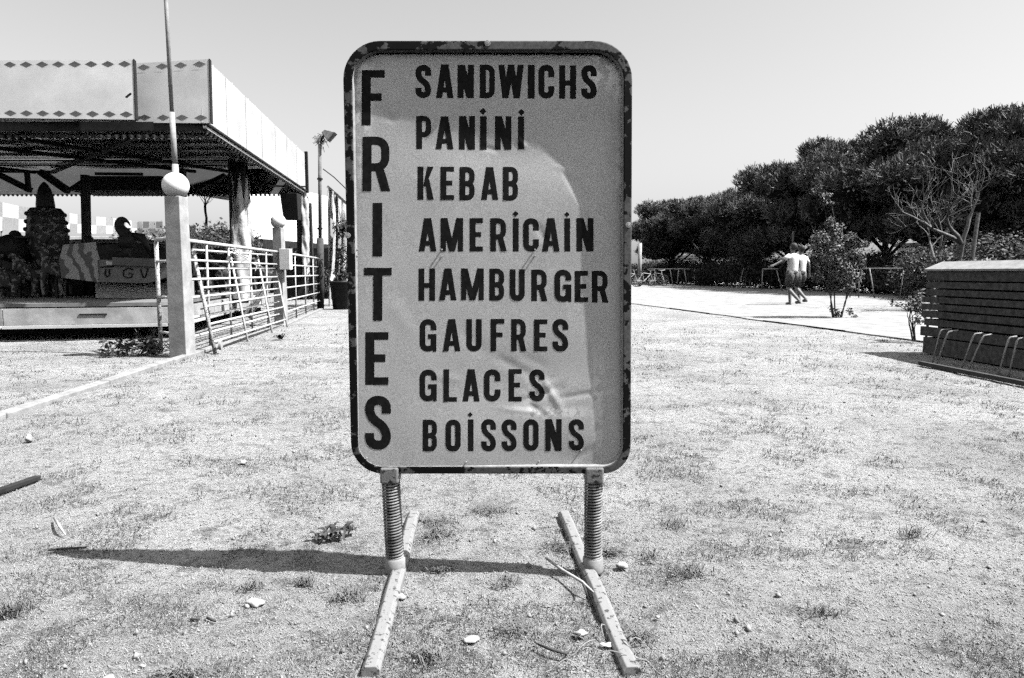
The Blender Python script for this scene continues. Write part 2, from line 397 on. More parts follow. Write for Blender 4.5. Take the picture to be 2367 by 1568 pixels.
# keep inside the rounded frame: drop quads outside the outer outline's corners
ii = (np.arange(nz - 1)[:, None] * nx + np.arange(nx - 1)[None, :]).ravel()
ff = np.stack([ii, ii + 1, ii + 1 + nx, ii + nx], 1)
cxm = vv[ff].mean(1); 
def inside(px_, pz_, poly):
    c = np.zeros(len(px_), bool); m = len(poly)
    for i in range(m):
        (xa, za), (xb, zb) = poly[i], poly[i - 1]
        k = ((za > pz_) != (zb > pz_)) & (px_ < (xb - xa) * (pz_ - za) / (zb - za + 1e-12) + xa); c ^= k
    return c
mid = [((a[0] + b[0]) / 2, (a[1] + b[1]) / 2) for a, b in zip(outer, inner)]
keep = inside(cxm[:, 0] + sign.location.x, cxm[:, 2] + sign.location.z, mid)
def panel_mat():
    m = bpy.data.materials.new('sign_face_paint'); m.use_nodes = True
    n = m.node_tree; b = n.nodes['Principled BSDF']; b.inputs['Roughness'].default_value = .7; b.inputs['Specular IOR Level'].default_value = .08
    tc = n.nodes.new('ShaderNodeTexCoord')
    def noise(s, d, r=.6, loc=(0, 0, 0)):
        mp = n.nodes.new('ShaderNodeMapping'); mp.inputs['Location'].default_value = loc; n.links.new(tc.outputs['Object'], mp.inputs[0])
        q = n.nodes.new('ShaderNodeTexNoise'); q.inputs['Scale'].default_value = s; q.inputs['Detail'].default_value = d; q.inputs['Roughness'].default_value = r
        n.links.new(mp.outputs[0], q.inputs['Vector']); return q.outputs['Fac']
    def ramp(s, a, va, c, vc):
        q = n.nodes.new('ShaderNodeValToRGB'); e = q.color_ramp.elements
        e[0].position = a; e[0].color = (va, va, va, 1); e[1].position = c; e[1].color = (vc, vc, vc, 1)
        n.links.new(s, q.inputs[0]); return q.outputs[0]
    def mix(f_, a, c, bt='MIX'):
        q = n.nodes.new('ShaderNodeMix'); q.data_type = 'RGBA'; q.blend_type = bt
        if isinstance(f_, float): q.inputs[0].default_value = f_
        else: n.links.new(f_, q.inputs[0])
        n.links.new(a, q.inputs[6]); n.links.new(c, q.inputs[7]); return q.outputs[2]
    base = mix(1.0, ramp(noise(5, 5), .3, .50, .7, .58), ramp(noise(420, 2, .8), .3, .6, .7, 1.3), 'MULTIPLY')
    base = mix(1.0, base, ramp(noise(60, 3, .8, (3, 1, 2)), .22, .55, .34, 1.0), 'MULTIPLY')
    # worn pale spots along the top and the upper corners, and a band of flaked paint low on the right
    at = n.nodes.new('ShaderNodeAttribute'); at.attribute_name = 'wear'
    sm = n.nodes.new('ShaderNodeMath'); sm.operation = 'MULTIPLY'
    n.links.new(at.outputs['Fac'], sm.inputs[0]); n.links.new(ramp(noise(44, 5, .6, (7, 7, 7)), .46, 0, .50, 1), sm.inputs[1])
    pale = n.nodes.new('ShaderNodeRGB'); pale.outputs[0].default_value = (.85, .85, .85, 1)
    n.links.new(mix(sm.outputs[0], base, pale.outputs[0]), b.inputs['Base Color'])
    bp = n.nodes.new('ShaderNodeBump'); bp.inputs['Distance'].default_value = .0002; n.links.new(noise(300, 4), bp.inputs['Height'])
    n.links.new(bp.outputs[0], b.inputs['Normal'])
    return m
panel = np_mesh('panel', vv, ff[keep], panel_mat(), sign, smooth=True)
U = CX + gx.ravel() * SX; V = 630 - (gzz.ravel() - CAMH) * SX
def gg(cx, cy, rx, ry): return np.exp(-((U - cx) / rx) ** 4 - ((V - cy) / ry) ** 4)
wear = 1.2 * gg(1240, 128, 190, 12) + gg(1395, 165, 42, 50) + .9 * gg(1432, 190, 14, 70) + .8 * gg(845, 200, 22, 90) + .6 * gg(845, 345, 16, 90) + .9 * gg(1270, 958, 90, 13) + .6 * gg(1250, 900, 40, 30) + .5 * gg(1432, 400, 10, 90) + .5 * gg(1385, 940, 14, 110)
nv = len(panel.data.vertices); at = panel.data.attributes.new('wear', 'FLOAT', 'POINT')
at.data.foreach_set('value', np.clip(wear, 0, 1).astype(np.float32)[:nv])

# ---- lettering, painted on the dented face
PAINT = mat('black_sign_paint', .009, .02, scale=90, rough=.85, spec=.06)
def roundpath(pts, r, n=7, closed=False):
    pts = [Vector(p) for p in pts]; out = []; m = len(pts)
    for i, p in enumerate(pts):
        if not closed and i in (0, m - 1): out.append(p); continue
        a, b = pts[i - 1] - p, pts[(i + 1) % m] - p
        k = min(r, a.length * .5 if (closed or 1 < i < m - 1 or True) else a.length, b.length * .5)
        ka = min(r, a.length * (1 if (not closed and i == 1) else .5)); kb = min(r, b.length * (1 if (not closed and i == m - 2) else .5)); k = min(ka, kb)
        A, B = p + a.normalized() * k, p + b.normalized() * k
        for j in range(n + 1):
            t_ = j / n; c = .62   # superelliptic-ish corner
            out.append(A.lerp(p, t_).lerp(p.lerp(B, t_), t_) * .55 + ((A + B - p) + (p - (A + B - p)).normalized() * 0 + (A - (A + B - p)) * math.cos(t_ * math.pi / 2) + (B - (A + B - p)) * math.sin(t_ * math.pi / 2)) * .45)
    if closed: out.append(out[0].copy())
    o2 = [out[0]]
    for q in out[1:]:
        if (q - o2[-1]).length > .2: o2.append(q)
    if closed: o2[-1] = o2[0].copy()
    return o2
class Letters:
    def __init__(s): s.v = []; s.f = []; s.k = 0
    def strip(s, Lp, Rp, nc=4):
        o = len(s.v); s.k += 1; off = .00022 + (s.k % 5) * .00007
        for a, b in zip(Lp, Rp):
            for c in range(nc + 1):
                q = a.lerp(b, c / nc); s.v.append((q.x, q.y, off))
        for i in range(len(Lp) - 1):
            for c in range(nc):
                k = o + i * (nc + 1) + c; s.f.append((k, k + 1, k + nc + 2, k + nc + 1))
    def para(s, x0t, x1t, x0b, x1b, yt, yb):
        n = max(2, int(abs(yb - yt) / 7))
        s.strip([Vector((x0t + (x0b - x0t) * i / n, yt + (yb - yt) * i / n)) for i in range(n + 1)],
                [Vector((x1t + (x1b - x1t) * i / n, yt + (yb - yt) * i / n)) for i in range(n + 1)])
    def ribbon(s, pts, t_, closed=False):
        q = [pts[0]]
        for a, b in zip(pts[:-1], pts[1:]):
            L = (b - a).length; k = max(1, int(L / 8))
            q += [a.lerp(b, (i + 1) / k) for i in range(k)]
        m = len(q); Lp, Rp = [], []
        for i in range(m):
            if closed and i in (0, m - 1): d1, d2 = q[-1] - q[-2], q[1] - q[0]
            else: d1 = q[i] - q[max(i - 1, 0)]; d2 = q[min(i + 1, m - 1)] - q[i]
            if d1.length < 1e-6: d1 = d2
            if d2.length < 1e-6: d2 = d1
            d = (d1.normalized() + d2.normalized()).normalized(); nn = Vector((-d.y, d.x)); c = max(.6, abs(nn.dot(Vector((-d1.y, d1.x)).normalized())))
            Lp.append(q[i] + nn * t_ / 2 / c); Rp.append(q[i] - nn * t_ / 2 / c)
        s.strip(Lp, Rp)
    def glyph(s, ch, x0, x1, y0, y1, t_):
        W, H, h = x1 - x0, y1 - y0, t_ / 2; cx = (x0 + x1) / 2; b = t_ * .84   # b: thickness of horizontal bars
        V2 = lambda x, y: Vector((x, y)); r = min((W - t_) * .62, H * .2)
        if ch == 'I': s.para(x0, x1, x0, x1, y0, y1)
        elif ch == 'H':
            s.para(x0, x0 + t_, x0, x0 + t_, y0, y1); s.para(x1 - t_, x1, x1 - t_, x1, y0, y1); s.para(x0 + t_, x1 - t_, x0 + t_, x1 - t_, y0 + H * .45, y0 + H * .45 + b)
        elif ch in 'EFL':
            s.para(x0, x0 + t_, x0, x0 + t_, y0, y1)
            if ch in 'EF': s.para(x0 + t_, x1, x0 + t_, x1, y0, y0 + b); s.para(x0 + t_, x1 - W * .13, x0 + t_, x1 - W * .13, y0 + H * .42, y0 + H * .42 + b)
            if ch in 'EL': s.para(x0 + t_, x1, x0 + t_, x1, y1 - b, y1)
        elif ch == 'T': s.para(x0, x1, x0, x1, y0, y0 + b); s.para(cx - h, cx + h, cx - h, cx + h, y0 + b, y1)
        elif ch == 'N':
            s.para(x0, x0 + t_, x0, x0 + t_, y0, y1); s.para(x1 - t_, x1, x1 - t_, x1, y0, y1); s.para(x0, x0 + t_ * 1.2, x1 - t_ * 1.2, x1, y0, y1)
        elif ch == 'M':
            s.para(x0, x0 + t_ * .9, x0, x0 + t_ * .9, y0, y1); s.para(x1 - t_ * .9, x1, x1 - t_ * .9, x1, y0, y1)
            s.para(x0, x0 + t_ * 1.15, cx - t_ * .5, cx + t_ * .5, y0, y1); s.para(x1 - t_ * 1.15, x1, cx - t_ * .5, cx + t_ * .5, y0, y1)
        elif ch == 'W':
            a, c = x0 + W * .28, x0 + W * .72
            s.para(x0, x0 + t_, a - h, a + h, y0, y1); s.para(cx - h, cx + h, a - h, a + h, y0, y1); s.para(cx - h, cx + h, c - h, c + h, y0, y1); s.para(x1 - t_, x1, c - h, c + h, y0, y1)
        elif ch == 'A':
            s.para(cx - t_ * .62, cx + t_ * .4, x0, x0 + t_ * .98, y0, y1); s.para(cx - t_ * .4, cx + t_ * .62, x1 - t_ * .98, x1, y0, y1)
            s.para(x0 + W * .25, x1 - W * .25, x0 + W * .2, x1 - W * .2, y0 + H * .68, y0 + H * .68 + b)
        elif ch == 'K':
            s.para(x0, x0 + t_, x0, x0 + t_, y0, y1); s.para(x1 - t_ * 1.1, x1 - t_ * .02, x0 + t_, x0 + t_ * 1.35, y0, y0 + H * .6)
            s.para(x0 + t_ * 1.25, x0 + t_ * 2.0, x1 - t_ * 1.05, x1 + t_ * .05, y0 + H * .38, y1)
        elif ch == 'U': s.ribbon(roundpath([V2(x0 + h, y0), V2(x0 + h, y1 - h), V2(x1 - h, y1 - h), V2(x1 - h, y0)], r), t_)
        elif ch == 'O': s.ribbon(roundpath([V2(x0 + h, y0 + H / 2), V2(x0 + h, y0 + h), V2(x1 - h, y0 + h), V2(x1 - h, y1 - h), V2(x0 + h, y1 - h), V2(x0 + h, y0 + H / 2)], r), t_)
        elif ch == 'C': s.ribbon(roundpath([V2(x1 - h, y0 + H * .37), V2(x1 - h, y0 + h), V2(x0 + h, y0 + h), V2(x0 + h, y1 - h), V2(x1 - h, y1 - h), V2(x1 - h, y1 - H * .37)], r), t_)
        elif ch == 'G':
            s.ribbon(roundpath([V2(x1 - h, y0 + H * .34), V2(x1 - h, y0 + h), V2(x0 + h, y0 + h), V2(x0 + h, y1 - h), V2(x1 - h, y1 - h), V2(x1 - h, y0 + H * .56)], r), t_)
            s.para(cx, x1, cx, x1, y0 + H * .46, y0 + H * .46 + b); s.para(x1 - t_ * .6, x1, x1 - t_ * .6, x1, y0 + H * .5, y1)
        elif ch == 'S':
            s.ribbon(roundpath([V2(x1 - h, y0 + H * .33), V2(x1 - h, y0 + h), V2(x0 + h, y0 + h), V2(x0 + h, y0 + H * .39), V2(x1 - h, y0 + H * .61), V2(x1 - h, y1 - h), V2(x0 + h, y1 - h), V2(x0 + h, y1 - H * .31)], r), t_)
        elif ch == 'D':
            s.para(x0, x0 + t_, x0, x0 + t_, y0, y1); s.ribbon(roundpath([V2(x0 + h, y0 + b / 2), V2(x1 - h, y0 + b / 2), V2(x1 - h, y1 - b / 2), V2(x0 + h, y1 - b / 2)], r), b * 1.08)
        elif ch in 'PRB':
            m_ = .56 if ch != 'B' else .5
            s.para(x0, x0 + t_, x0, x0 + t_, y0, y1)
            s.ribbon(roundpath([V2(x0 + h, y0 + b / 2), V2(x1 - h, y0 + b / 2), V2(x1 - h, y0 + H * m_), V2(x0 + h, y0 + H * m_)], r * .9), b * 1.08)
            if ch == 'B': s.ribbon(roundpath([V2(x0 + h, y0 + H * m_), V2(x1 - h, y0 + H * m_), V2(x1 - h, y1 - b / 2), V2(x0 + h, y1 - b / 2)], r * .9), b * 1.08)
            if ch == 'R': s.para(x0 + W * .42, x0 + W * .42 + t_, x1 - t_ * .95, x1 + t_ * .08, y0 + H * .52, y1)
    def dot(s, x, y, r):
        n = 4
        s.strip([Vector((x - r, y)).lerp(Vector((x, y - r)), i / n) for i in range(n + 1)], [Vector((x, y + r)).lerp(Vector((x + r, y)), i / n) for i in range(n + 1)])
def word(text, spans, y0, y1, t_, org, scl, label, dots=(), ys=None, tI=None):
    L = Letters()
    jr = random.Random(len(text) * 7 + int(y0))
    for i, (ch, (a, b)) in enumerate(zip(text, spans)):
        c0, c1 = (ys[i] if ys else (y0, y1)); L.glyph(ch, a, b, c0 + jr.uniform(-2, 2), c1 + jr.uniform(-2, 2), t_)
    for d in dots: L.dot(d[0], d[1], d[2])
    out = []
    for (x, y, off) in L.v:
        q = P((org[0] + x / scl) * .9468, (org[1] + y / scl) * .9468, S + LIP)
        out.append((q.x, off, q.z))
    o_ = np.array(out); yv = panel_y(o_[:, 0], o_[:, 2]) - o_[:, 1]
    mb = MB(); mb.v = [tuple(p) for p in np.stack([o_[:, 0], yv, o_[:, 2]], 1)]; mb.f = L.f
    obj('lettering', mb, PAINT, sign, label=label)
A4, A5 = ((820, 80), 2.8), ((820, 600), 2.704)
word('SANDWICHS', [(542, 650), (683, 803), (830, 943), (983, 1088), (1110, 1285), (1312, 1360), (1385, 1495), (1528, 1645), (1680, 1787)], 215, 445, 42, *A4, 'black painted word SANDWICHS')
word('PANINI', [(548, 652), (680, 803), (840, 950), (985, 1030), (1087, 1200), (1245, 1287)], 568, 795, 40, *A4, 'black painted word PANINI with diamond dots', dots=[(1005, 535, 24), (1268, 540, 24)])
word('KEBAB', [(558, 668), (715, 808), (845, 950), (992, 1110), (1142, 1247)], 917, 1145, 40, *A4, 'black painted word KEBAB')
word('AMERICAIN', [(567, 688), (717, 870), (915, 1005), (1055, 1165), (1210, 1250), (1280, 1388), (1410, 1530), (1562, 1602), (1645, 1762)], 1268, 1496, 40, *A4, 'black painted word AMERICAIN with diamond dots', dots=[(1228, 1238, 21), (1580, 1243, 19)])
word('HAMBURGER', [(547, 656), (683, 797), (827, 977), (1013, 1113), (1148, 1247), (1290, 1394), (1443, 1555), (1577, 1665), (1690, 1797)], 152, 362, 38, *A5, 'black painted word HAMBURGER',
     ys=[(153, 362), (152, 362), (152, 362), (153, 362), (155, 365), (158, 367), (160, 371), (165, 373), (168, 377)])
word('GAUFRES', [(555, 665), (708, 823), (862, 963), (1022, 1112), (1157, 1255), (1308, 1396), (1430, 1534)], 485, 698, 37, *A5, 'black painted word GAUFRES')
word('GLACES', [(555, 668), (712, 800), (837, 950), (978, 1087), (1140, 1227), (1277, 1378)], 816, 1026, 37, *A5, 'black painted word GLACES')
word('BOISSONS', [(577, 672), (727, 826), (873, 910), (960, 1057), (1095, 1193), (1238, 1338), (1382, 1490), (1536, 1637)], 1143, 1352, 36, *A5, 'black painted word BOISSONS', dots=[(888, 1112, 17)])
L4 = lambda x, y: (x, y)
k54 = 2.8 / 2.704
def c5(x, y): return ((x) * k54, ((600 - 80) * 2.8 + y * k54))
def sp5(a, b): return (a * k54, b * k54)
yy5 = lambda y: (600 - 80) * 2.8 + y * k54
word('FRITES', [(175, 332), (182, 368), (253, 318), sp5(188, 370), sp5(198, 350), sp5(198, 368)], 0, 0, 62, *A4, 'large black painted word FRITES running downwards',
     ys=[(253, 635), (713, 1086), (1163, 1530), (yy5(145), yy5(496)), (yy5(570), yy5(918)), (yy5(988), yy5(1340))])
# screws in the face (their long shadows show the grazing sun) and bolts on the frame
STEEL = mat('bright_screw', .55, .7, scale=80, rough=.35, metal=.3)
for (px, py, L, r_) in ((1022, 577, .0062, .0022), (1022, 592, .006, .002), (1237, 577, .0062, .0022), (1237, 591, .006, .002), (827, 577, .005, .0018), (827, 592, .005, .0018),
                        (1343, 1040, .005, .002), (1078, 1066, .004, .002), (1246, 1065, .004, .002), (850, 1056, .004, .0018)):
    q = P(px, py, S + LIP); yv = float(panel_y(np.array([q.x]), np.array([q.z]))[0])
    obj('screw', MB().tube([(q.x, yv + .001, q.z), (q.x, yv - L, q.z)], r_, 10), STEEL, sign)
for (px, py) in ((1127, 101), (804, 545), (1452, 521)):
    q = P(px, py, S)
    mb = MB(); mb.tube([(q.x, S - .0005, q.z), (q.x, S - .004, q.z)], .0075, 16); mb.tube([(q.x, S - .004, q.z), (q.x, S - .006, q.z)], .004, 6)
    obj('bolt', mb, mat('galvanised_bolt', .3, .45, scale=60, rough=.5, metal=.3), sign, bevel=.0008)
# thin pale bead round the tray edge
# springs, clamps, collars, feet
SPRING = mat('spring_steel', .14, .36, scale=30, rough=.5, bump=.0004, v3=.5, s3=12)
WORN = mat('worn_foot_paint', .08, .27, scale=55, rough=.7, thr=.41, bump=.0008, bscale=70, detail=8)
CLAMP = mat('pitted_clamp', .05, .22, scale=45, rough=.45, bump=.001, thr=.42)
for (xt, xb) in ((903, 913), (1372, 1371)):
    T = P(xt, 1100, S + .02); B_ = P(xb, 1291, S + .025)
    top = Vector((T.x, T.y, T.z)); bot = Vector((B_.x, B_.y, B_.z))
    cl_ = MB(); w2 = .0245
    cl_.box(top.x - w2, top.x + w2, S - .006, S + BACK + .004, top.z - .016, P(xt, 1081, S).z)
    clampo = obj('clamp', cl_, CLAMP, sign, bevel=.005)
    hm = MB(); hm.tube([(top.x + .004, S - .006, top.z - .008), (top.x + .004, S - .009, top.z - .008)], .004, 8)
    obj('bolt', hm, mat('dark_bolt', .02, .05, scale=50), clampo)
    a = top + Vector((0, 0, -.012)); d = bot - a
    turns = 27; Rr, rr = .0225, .0030; pts = []
    n_s = turns * 20
    ax = d.normalized(); e1_ = ax.cross(Vector((0, 1, 0))).normalized(); e2_ = ax.cross(e1_)
    for i in range(n_s + 1):
        a_ = 2 * math.pi * i / 20
        pts.append(a + d * (i / n_s) + (e1_ * math.cos(a_) + e2_ * math.sin(a_)) * Rr)
    obj('spring', MB().tube(pts, rr, 6), SPRING, sign, smooth=True)
    obj('spring_inner_shade', MB().tube([a, bot], .0155, 14), mat('spring_shadow_core', .02, .04, scale=30), sign)  # dark tube standing in for the shade inside the coil
    c_ = MB(); bz = bot.z
    c_.lathe([(.0265, -.002), (.028, .004), (.028, bz + .002), (.0235, bz + .006)], (bot.x, bot.y, 0), 24)
    obj('collar', c_, mat('collar_paint', .22, .36, scale=30, rough=.55, bump=.001, bscale=60), sign, smooth=True)
for (f_, n2) in (((957, 1182), (856, 1546)), ((1303, 1182), (1462, 1546))):
    a, b = G(*f_, .012), G(*n2, .012)
    ft = MB(); d = (b - a).normalized(); sx_ = Vector((d.y, -d.x, 0))
    N_ = 10; prev = None; w_ = .0195; hh = .015
    ring = []
    for i in range(N_ + 1):
        c = a.lerp(b, i / N_); c.z = 0
        dz = .004 * math.sin(i * 1.3)
        for (sx2, z2) in ((-1, -.008), (1, -.008), (1, hh * .4), (.6, hh), (-.6, hh), (-1, hh * .4)):
            ring.append(c + sx_ * w_ * sx2 + Vector((0, 0, z2 + (dz if z2 > 0 else 0))))
    fs = [(i * 6 + k, i * 6 + (k + 1) % 6, (i + 1) * 6 + (k + 1) % 6, (i + 1) * 6 + k) for i in range(N_) for k in range(6)] + [(5, 4, 3, 2, 1, 0), tuple(N_ * 6 + k for k in range(6))]
    ft.add(ring, fs)
    obj('foot', ft, WORN, sign, bevel=.002)

# ================================================================== LEFT: kerb, bollards, fence
CONC = mat('concrete', .24, .38, scale=12, rough=.9, bump=.003, bscale=50)
WHITEP = mat('white_post_paint', .34, .50, scale=9, rough=.7, bump=.001, v3=.88, s3=6)
kp = [G(-330, 1075), G(0, 966), G(392, 838), G(660, 752), G(742, 716)]
kb = MB()
prevs = []
segs = []
for a, b in zip(kp[:-1], kp[1:]):
    L = (b - a).length; k = max(1, round(L / 1.0)); segs += [(a.lerp(b, i / k), a.lerp(b, (i + 1) / k)) for i in range(k)]
kerb = thing('kerb', 'low row of pale concrete kerb blocks running back under the fence', 'kerb', (kp[1].x, kp[1].y, 0)); kerb['kind'] = 'structure'
for i, (a, b) in enumerate(segs):
    d = (b - a).normalized(); r_ = random.Random(i)
    q0, q1 = a + d * .006, b - d * .006
    obj('kerb_block', MB().bar(Vector((q0.x, q0.y, -.028)), Vector((q1.x, q1.y, -.028 + r_.uniform(-.004, .004))), .08, .11), CONC, kerb, bevel=.008)
OPAL = mat('white_globe', .94, .92, scale=12, rough=.45)
def bollard(base, wd, ztop, rball, label):
    t_ = thing('globe_bollard', label, 'bollard', (base.x, base.y, 0), 0, 'white globe topped bollards along the fence')
    p = MB(); h = wd / 2
    c, s_ = math.cos(R(-6)), math.sin(R(-6)); q = lambda x, y, z: (base.x + x * c - y * s_, base.y + x * s_ + y * c, z)
    p.hexa([q(-h, -h, -.05), q(h, -h, -.05), q(h, h, -.05), q(-h, h, -.05)], [q(-h * .86, -h * .86, ztop), q(h * .86, -h * .86, ztop), q(h * .86, h * .86, ztop), q(-h * .86, h * .86, ztop)])
    obj('post', p, WHITEP, t_, bevel=.006)
    obj('globe', MB().ball((base.x, base.y, ztop + rball * .86), rball, 32), mat('white_globe', .94, .92, scale=12, rough=.45), t_, smooth=True)
    return t_
b1 = G(413, 826); b1.y += .09; bollard(b1, .175, P(410, 455, b1.y).z, .122, 'nearest white square bollard with a big white globe, tall thin pole behind it')
b2 = G(646, 752); b2.y += .09; bol2 = bollard(b2, .16, P(645, 527, b2.y).z, .112, 'farther white globe bollard with a pale meter box on its side')
q = P(656, 600, b2.y)
jb = MB(); jb.box(q.x - .02, q.x + .14, b2.y - .16, b2.y - .02, P(650, 624, b2.y).z, P(650, 576, b2.y).z)
o = obj('meter_box', jb, mat('box_white', .7, .78, scale=8, rough=.5), None, bevel=.006)
setp(o, 'small white meter box fixed beside the farther globe bollard', 'meter box')
# tall pole behind the first globe
pb = Vector((b1.x - .06, b1.y + .16, 0))
tp = P(379, -60, pb.y)
polet = thing('flag_pole', 'tall thin steel pole rising behind the nearest globe bollard out of the picture', 'pole', (pb.x, pb.y, 0))
POLE = mat('pole_steel', .30, .42, scale=20, rough=.6, bump=.001)
zj = P(385, 260, pb.y).z
obj('lower_tube', MB().tube([(pb.x, pb.y, -.05), (pb.x - .01, pb.y, P(388, 380, pb.y).z)], .030, 14), POLE, polet, smooth=True)
obj('middle_tube', MB().tube([(pb.x - .01, pb.y, P(388, 392, pb.y).z), (pb.x - .02, pb.y, zj)], .026, 14), POLE, polet, smooth=True)
obj('upper_tube', MB().tube([(pb.x - .02, pb.y, zj - .01), (tp.x, pb.y, tp.z + .6)], .0185, 12), POLE, polet, smooth=True)
# steel tube fence
FENCE = mat('white_fence_paint', .50, .68, scale=22, rough=.55, bump=.0008)
FENCED = mat('rusty_fence_post', .16, .5, scale=60, rough=.7, thr=.46)
def fence(a, b, zs, posts, label, rpost=.016, rrail=.014, lean=Vector((0, 0, 0)), endmat=True, ztop=1.13, group='sections of white tube fence'):
    t_ = thing('tube_fence', label, 'fence', (a.x, a.y, 0), 0, group)
    for i, z in enumerate(zs):
        k = lean * (z / ztop)
        A = Vector((a.x, a.y, z)) + k; B = Vector((b.x, b.y, z)) + k
        obj('rail', MB().tube([A, B], rrail if i else rrail * 1.5, 8), FENCE, t_, smooth=True)
    for f_ in posts:
        c = a.lerp(b, f_); A = Vector((c.x, c.y + .004, 0.0)); B = Vector((c.x, c.y + .004, ztop)) + lean
        end = f_ in (0, 1)
        obj('post', MB().tube([A, B], rpost * (1.35 if end else .8), 8), FENCED if end else FENCE, t_, smooth=True)
    return t_
fa = Vector((b1.x + .02, b1.y + .1, 0)); fb_ = Vector((b2.x, b2.y - .1, 0)); fc = G(736, 714); fc.y += .1
ZS = [1.12, .93, .74, .56, .36, .17]
fence(fa, fb_, ZS, [.16, .36, .6, .82], 'white steel tube fence between the two globe bollards')
fence(Vector((b2.x - .02, b2.y + .1, 0)), fc, ZS, [.3, .55, .8], 'white steel tube fence running from the farther bollard to the floodlight mast')
fl = G(372, 812)
fence(Vector((fl.x, fl.y, 0)), Vector((b1.x - .1, b1.y + .12, 0)), [1.14, .92, .56, .2], [0], 'short end of white tube fence left of the nearest bollard')
# leaning gate
la, lb = G(497, 816), G(664, 756)
ta, tb_ = P(446, 577, la.y + .32), P(633, 590, lb.y + .5)
gate = thing('leaning_gate', 'loose white tube gate leaning against the fence beside the nearest bollard', 'gate', (la.x, la.y, 0))
def lp(s, h): return Vector(la).lerp(lb, s).lerp(Vector(ta).lerp(tb_, s), h)
for i, h in enumerate((.995, .81, .62, .44, .27, .10)):
    obj('rail', MB().tube([lp(0, h), lp(1.0, h)], .0135, 8), FENCE, gate, smooth=True)
for s in (0, .36, .72, 1): obj('upright', MB().tube([lp(s, .0), lp(s, 1.0)], .019 if s in (0,) else .014, 8), FENCED if s == 0 else FENCE, gate, smooth=True)
wq = lp(0, .02) + Vector((.07, -.02, .06))
wm = MB(); wm.tube([wq + Vector((-.012, 0, 0)), wq + Vector((.012, .004, 0))], .05, 18)
obj('wheel', wm, mat('wheel_grey', .3, .5, scale=40), gate)
# rags and cord tied on the fence
cm = MB(); r_ = random.Random(5)
c0 = fa.lerp(fb_, .36) + Vector((.03, -.03, 1.08))
for k in range(5):
    pts = [c0 + Vector((r_.uniform(-.02, .02), 0, 0))]
    for j in range(6): pts.append(pts[-1] + Vector((r_.uniform(-.06, .09), r_.uniform(-.03, .03), r_.uniform(-.07, .02))))
    cm.tube(pts, .006, 5)
setp(obj('cord', cm, mat('cord', .5, .7, scale=30)), 'loose knotted cord tied round the top of the fence', 'cord')

# ================================================================== LEAF / BRANCH HELPERS
def leaf_cloud(n, centres, radii, size, seed, updir=.3, shell=.6, aspect=.45, jitter=.25):
    """quads scattered through ellipsoids. centres (k,3), radii (k,3)"""
    r = np.random.default_rng(seed); k = len(centres)
    vol = (radii[:, 0] * radii[:, 1] * radii[:, 2]) ** .66; idx = r.choice(k, n, p=vol / vol.sum())
    d = r.normal(size=(n, 3)); d /= np.linalg.norm(d, axis=1)[:, None]
    rad = shell + (1 - shell) * r.random(n) ** .6; rad *= 1 + r.normal(size=n) * jitter * .3
    p = centres[idx] + d * radii[idx] * rad[:, None]
    nrm = d * (1 - updir) + np.array([0, 0, 1]) * updir + r.normal(size=(n, 3)) * .55; nrm /= np.linalg.norm(nrm, axis=1)[:, None]
    ax = np.cross(nrm, r.normal(size=(n, 3))); ax /= np.linalg.norm(ax, axis=1)[:, None]; bx = np.cross(nrm, ax)
    s = size * r.uniform(.5, 1.35, n)[:, None]
    q = np.stack([p - ax * s, p - bx * s * aspect, p + ax * s, p + bx * s * aspect], 1).reshape(-1, 3)
    return q, np.arange(4 * n).reshape(-1, 4)
def pine_crown(seed, w, h, z0):
    """bushy pine crown w wide, h high from z0; upright shoots at its surface"""
    r = np.random.default_rng(seed); C, Rr = [], []
    for i in range(34):
        a = r.uniform(0, 2 * math.pi); u = r.random() ** .5; zz = r.random()
        prof = math.sqrt(max(0.05, 1 - (abs(zz - .42) / .66) ** 2.2))
        C.append((math.cos(a) * u * w / 2 * prof * .85, math.sin(a) * u * w / 2 * prof * .85, z0 + h * (.1 + .8 * zz)))
        s = r.uniform(.55, 1.0) * w * .16; Rr.append((s, s, s * r.uniform(.7, .95)))
    C, Rr = np.array(C), np.array(Rr)
    # shoots: bunches of thin upright needle triangles
    n = 7500; vol = Rr[:, 0] ** 2; idx = r.choice(len(C), n, p=vol / vol.sum())
    d = r.normal(size=(n, 3)); d[:, 2] = np.abs(d[:, 2]) * .9 - .35; d /= np.linalg.norm(d, axis=1)[:, None]
    p = C[idx] + d * Rr[idx] * r.uniform(.8, 1.06, n)[:, None]
    nb = 6; pp = np.repeat(p, nb, 0); dd = np.repeat(d, nb, 0); m = len(pp)
    ax = dd * .45 + np.array([0, 0, .75]) + r.normal(size=(m, 3)) * .42; ax /= np.linalg.norm(ax, axis=1)[:, None]
    sd_ = np.cross(ax, r.normal(size=(m, 3))); sd_ /= np.linalg.norm(sd_, axis=1)[:, None]
    L = r.uniform(.09, .25, m)[:, None]; W = r.uniform(.011, .022, m)[:, None]
    b = pp + r.normal(size=(m, 3)) * .03
    v1 = np.stack([b - sd_ * W, b + sd_ * W, b + ax * L + sd_ * W * .5, b + ax * L - sd_ * W * .5], 1).reshape(-1, 3); f1 = np.arange(4 * m).reshape(-1, 4)
    v2, f2 = leaf_cloud(13000, C, Rr * .97, .075, seed + 1, .3, .6, .35)
    return np.concatenate([v1, v2]), np.concatenate([f1, f2 + len(v1)]), C, Rr
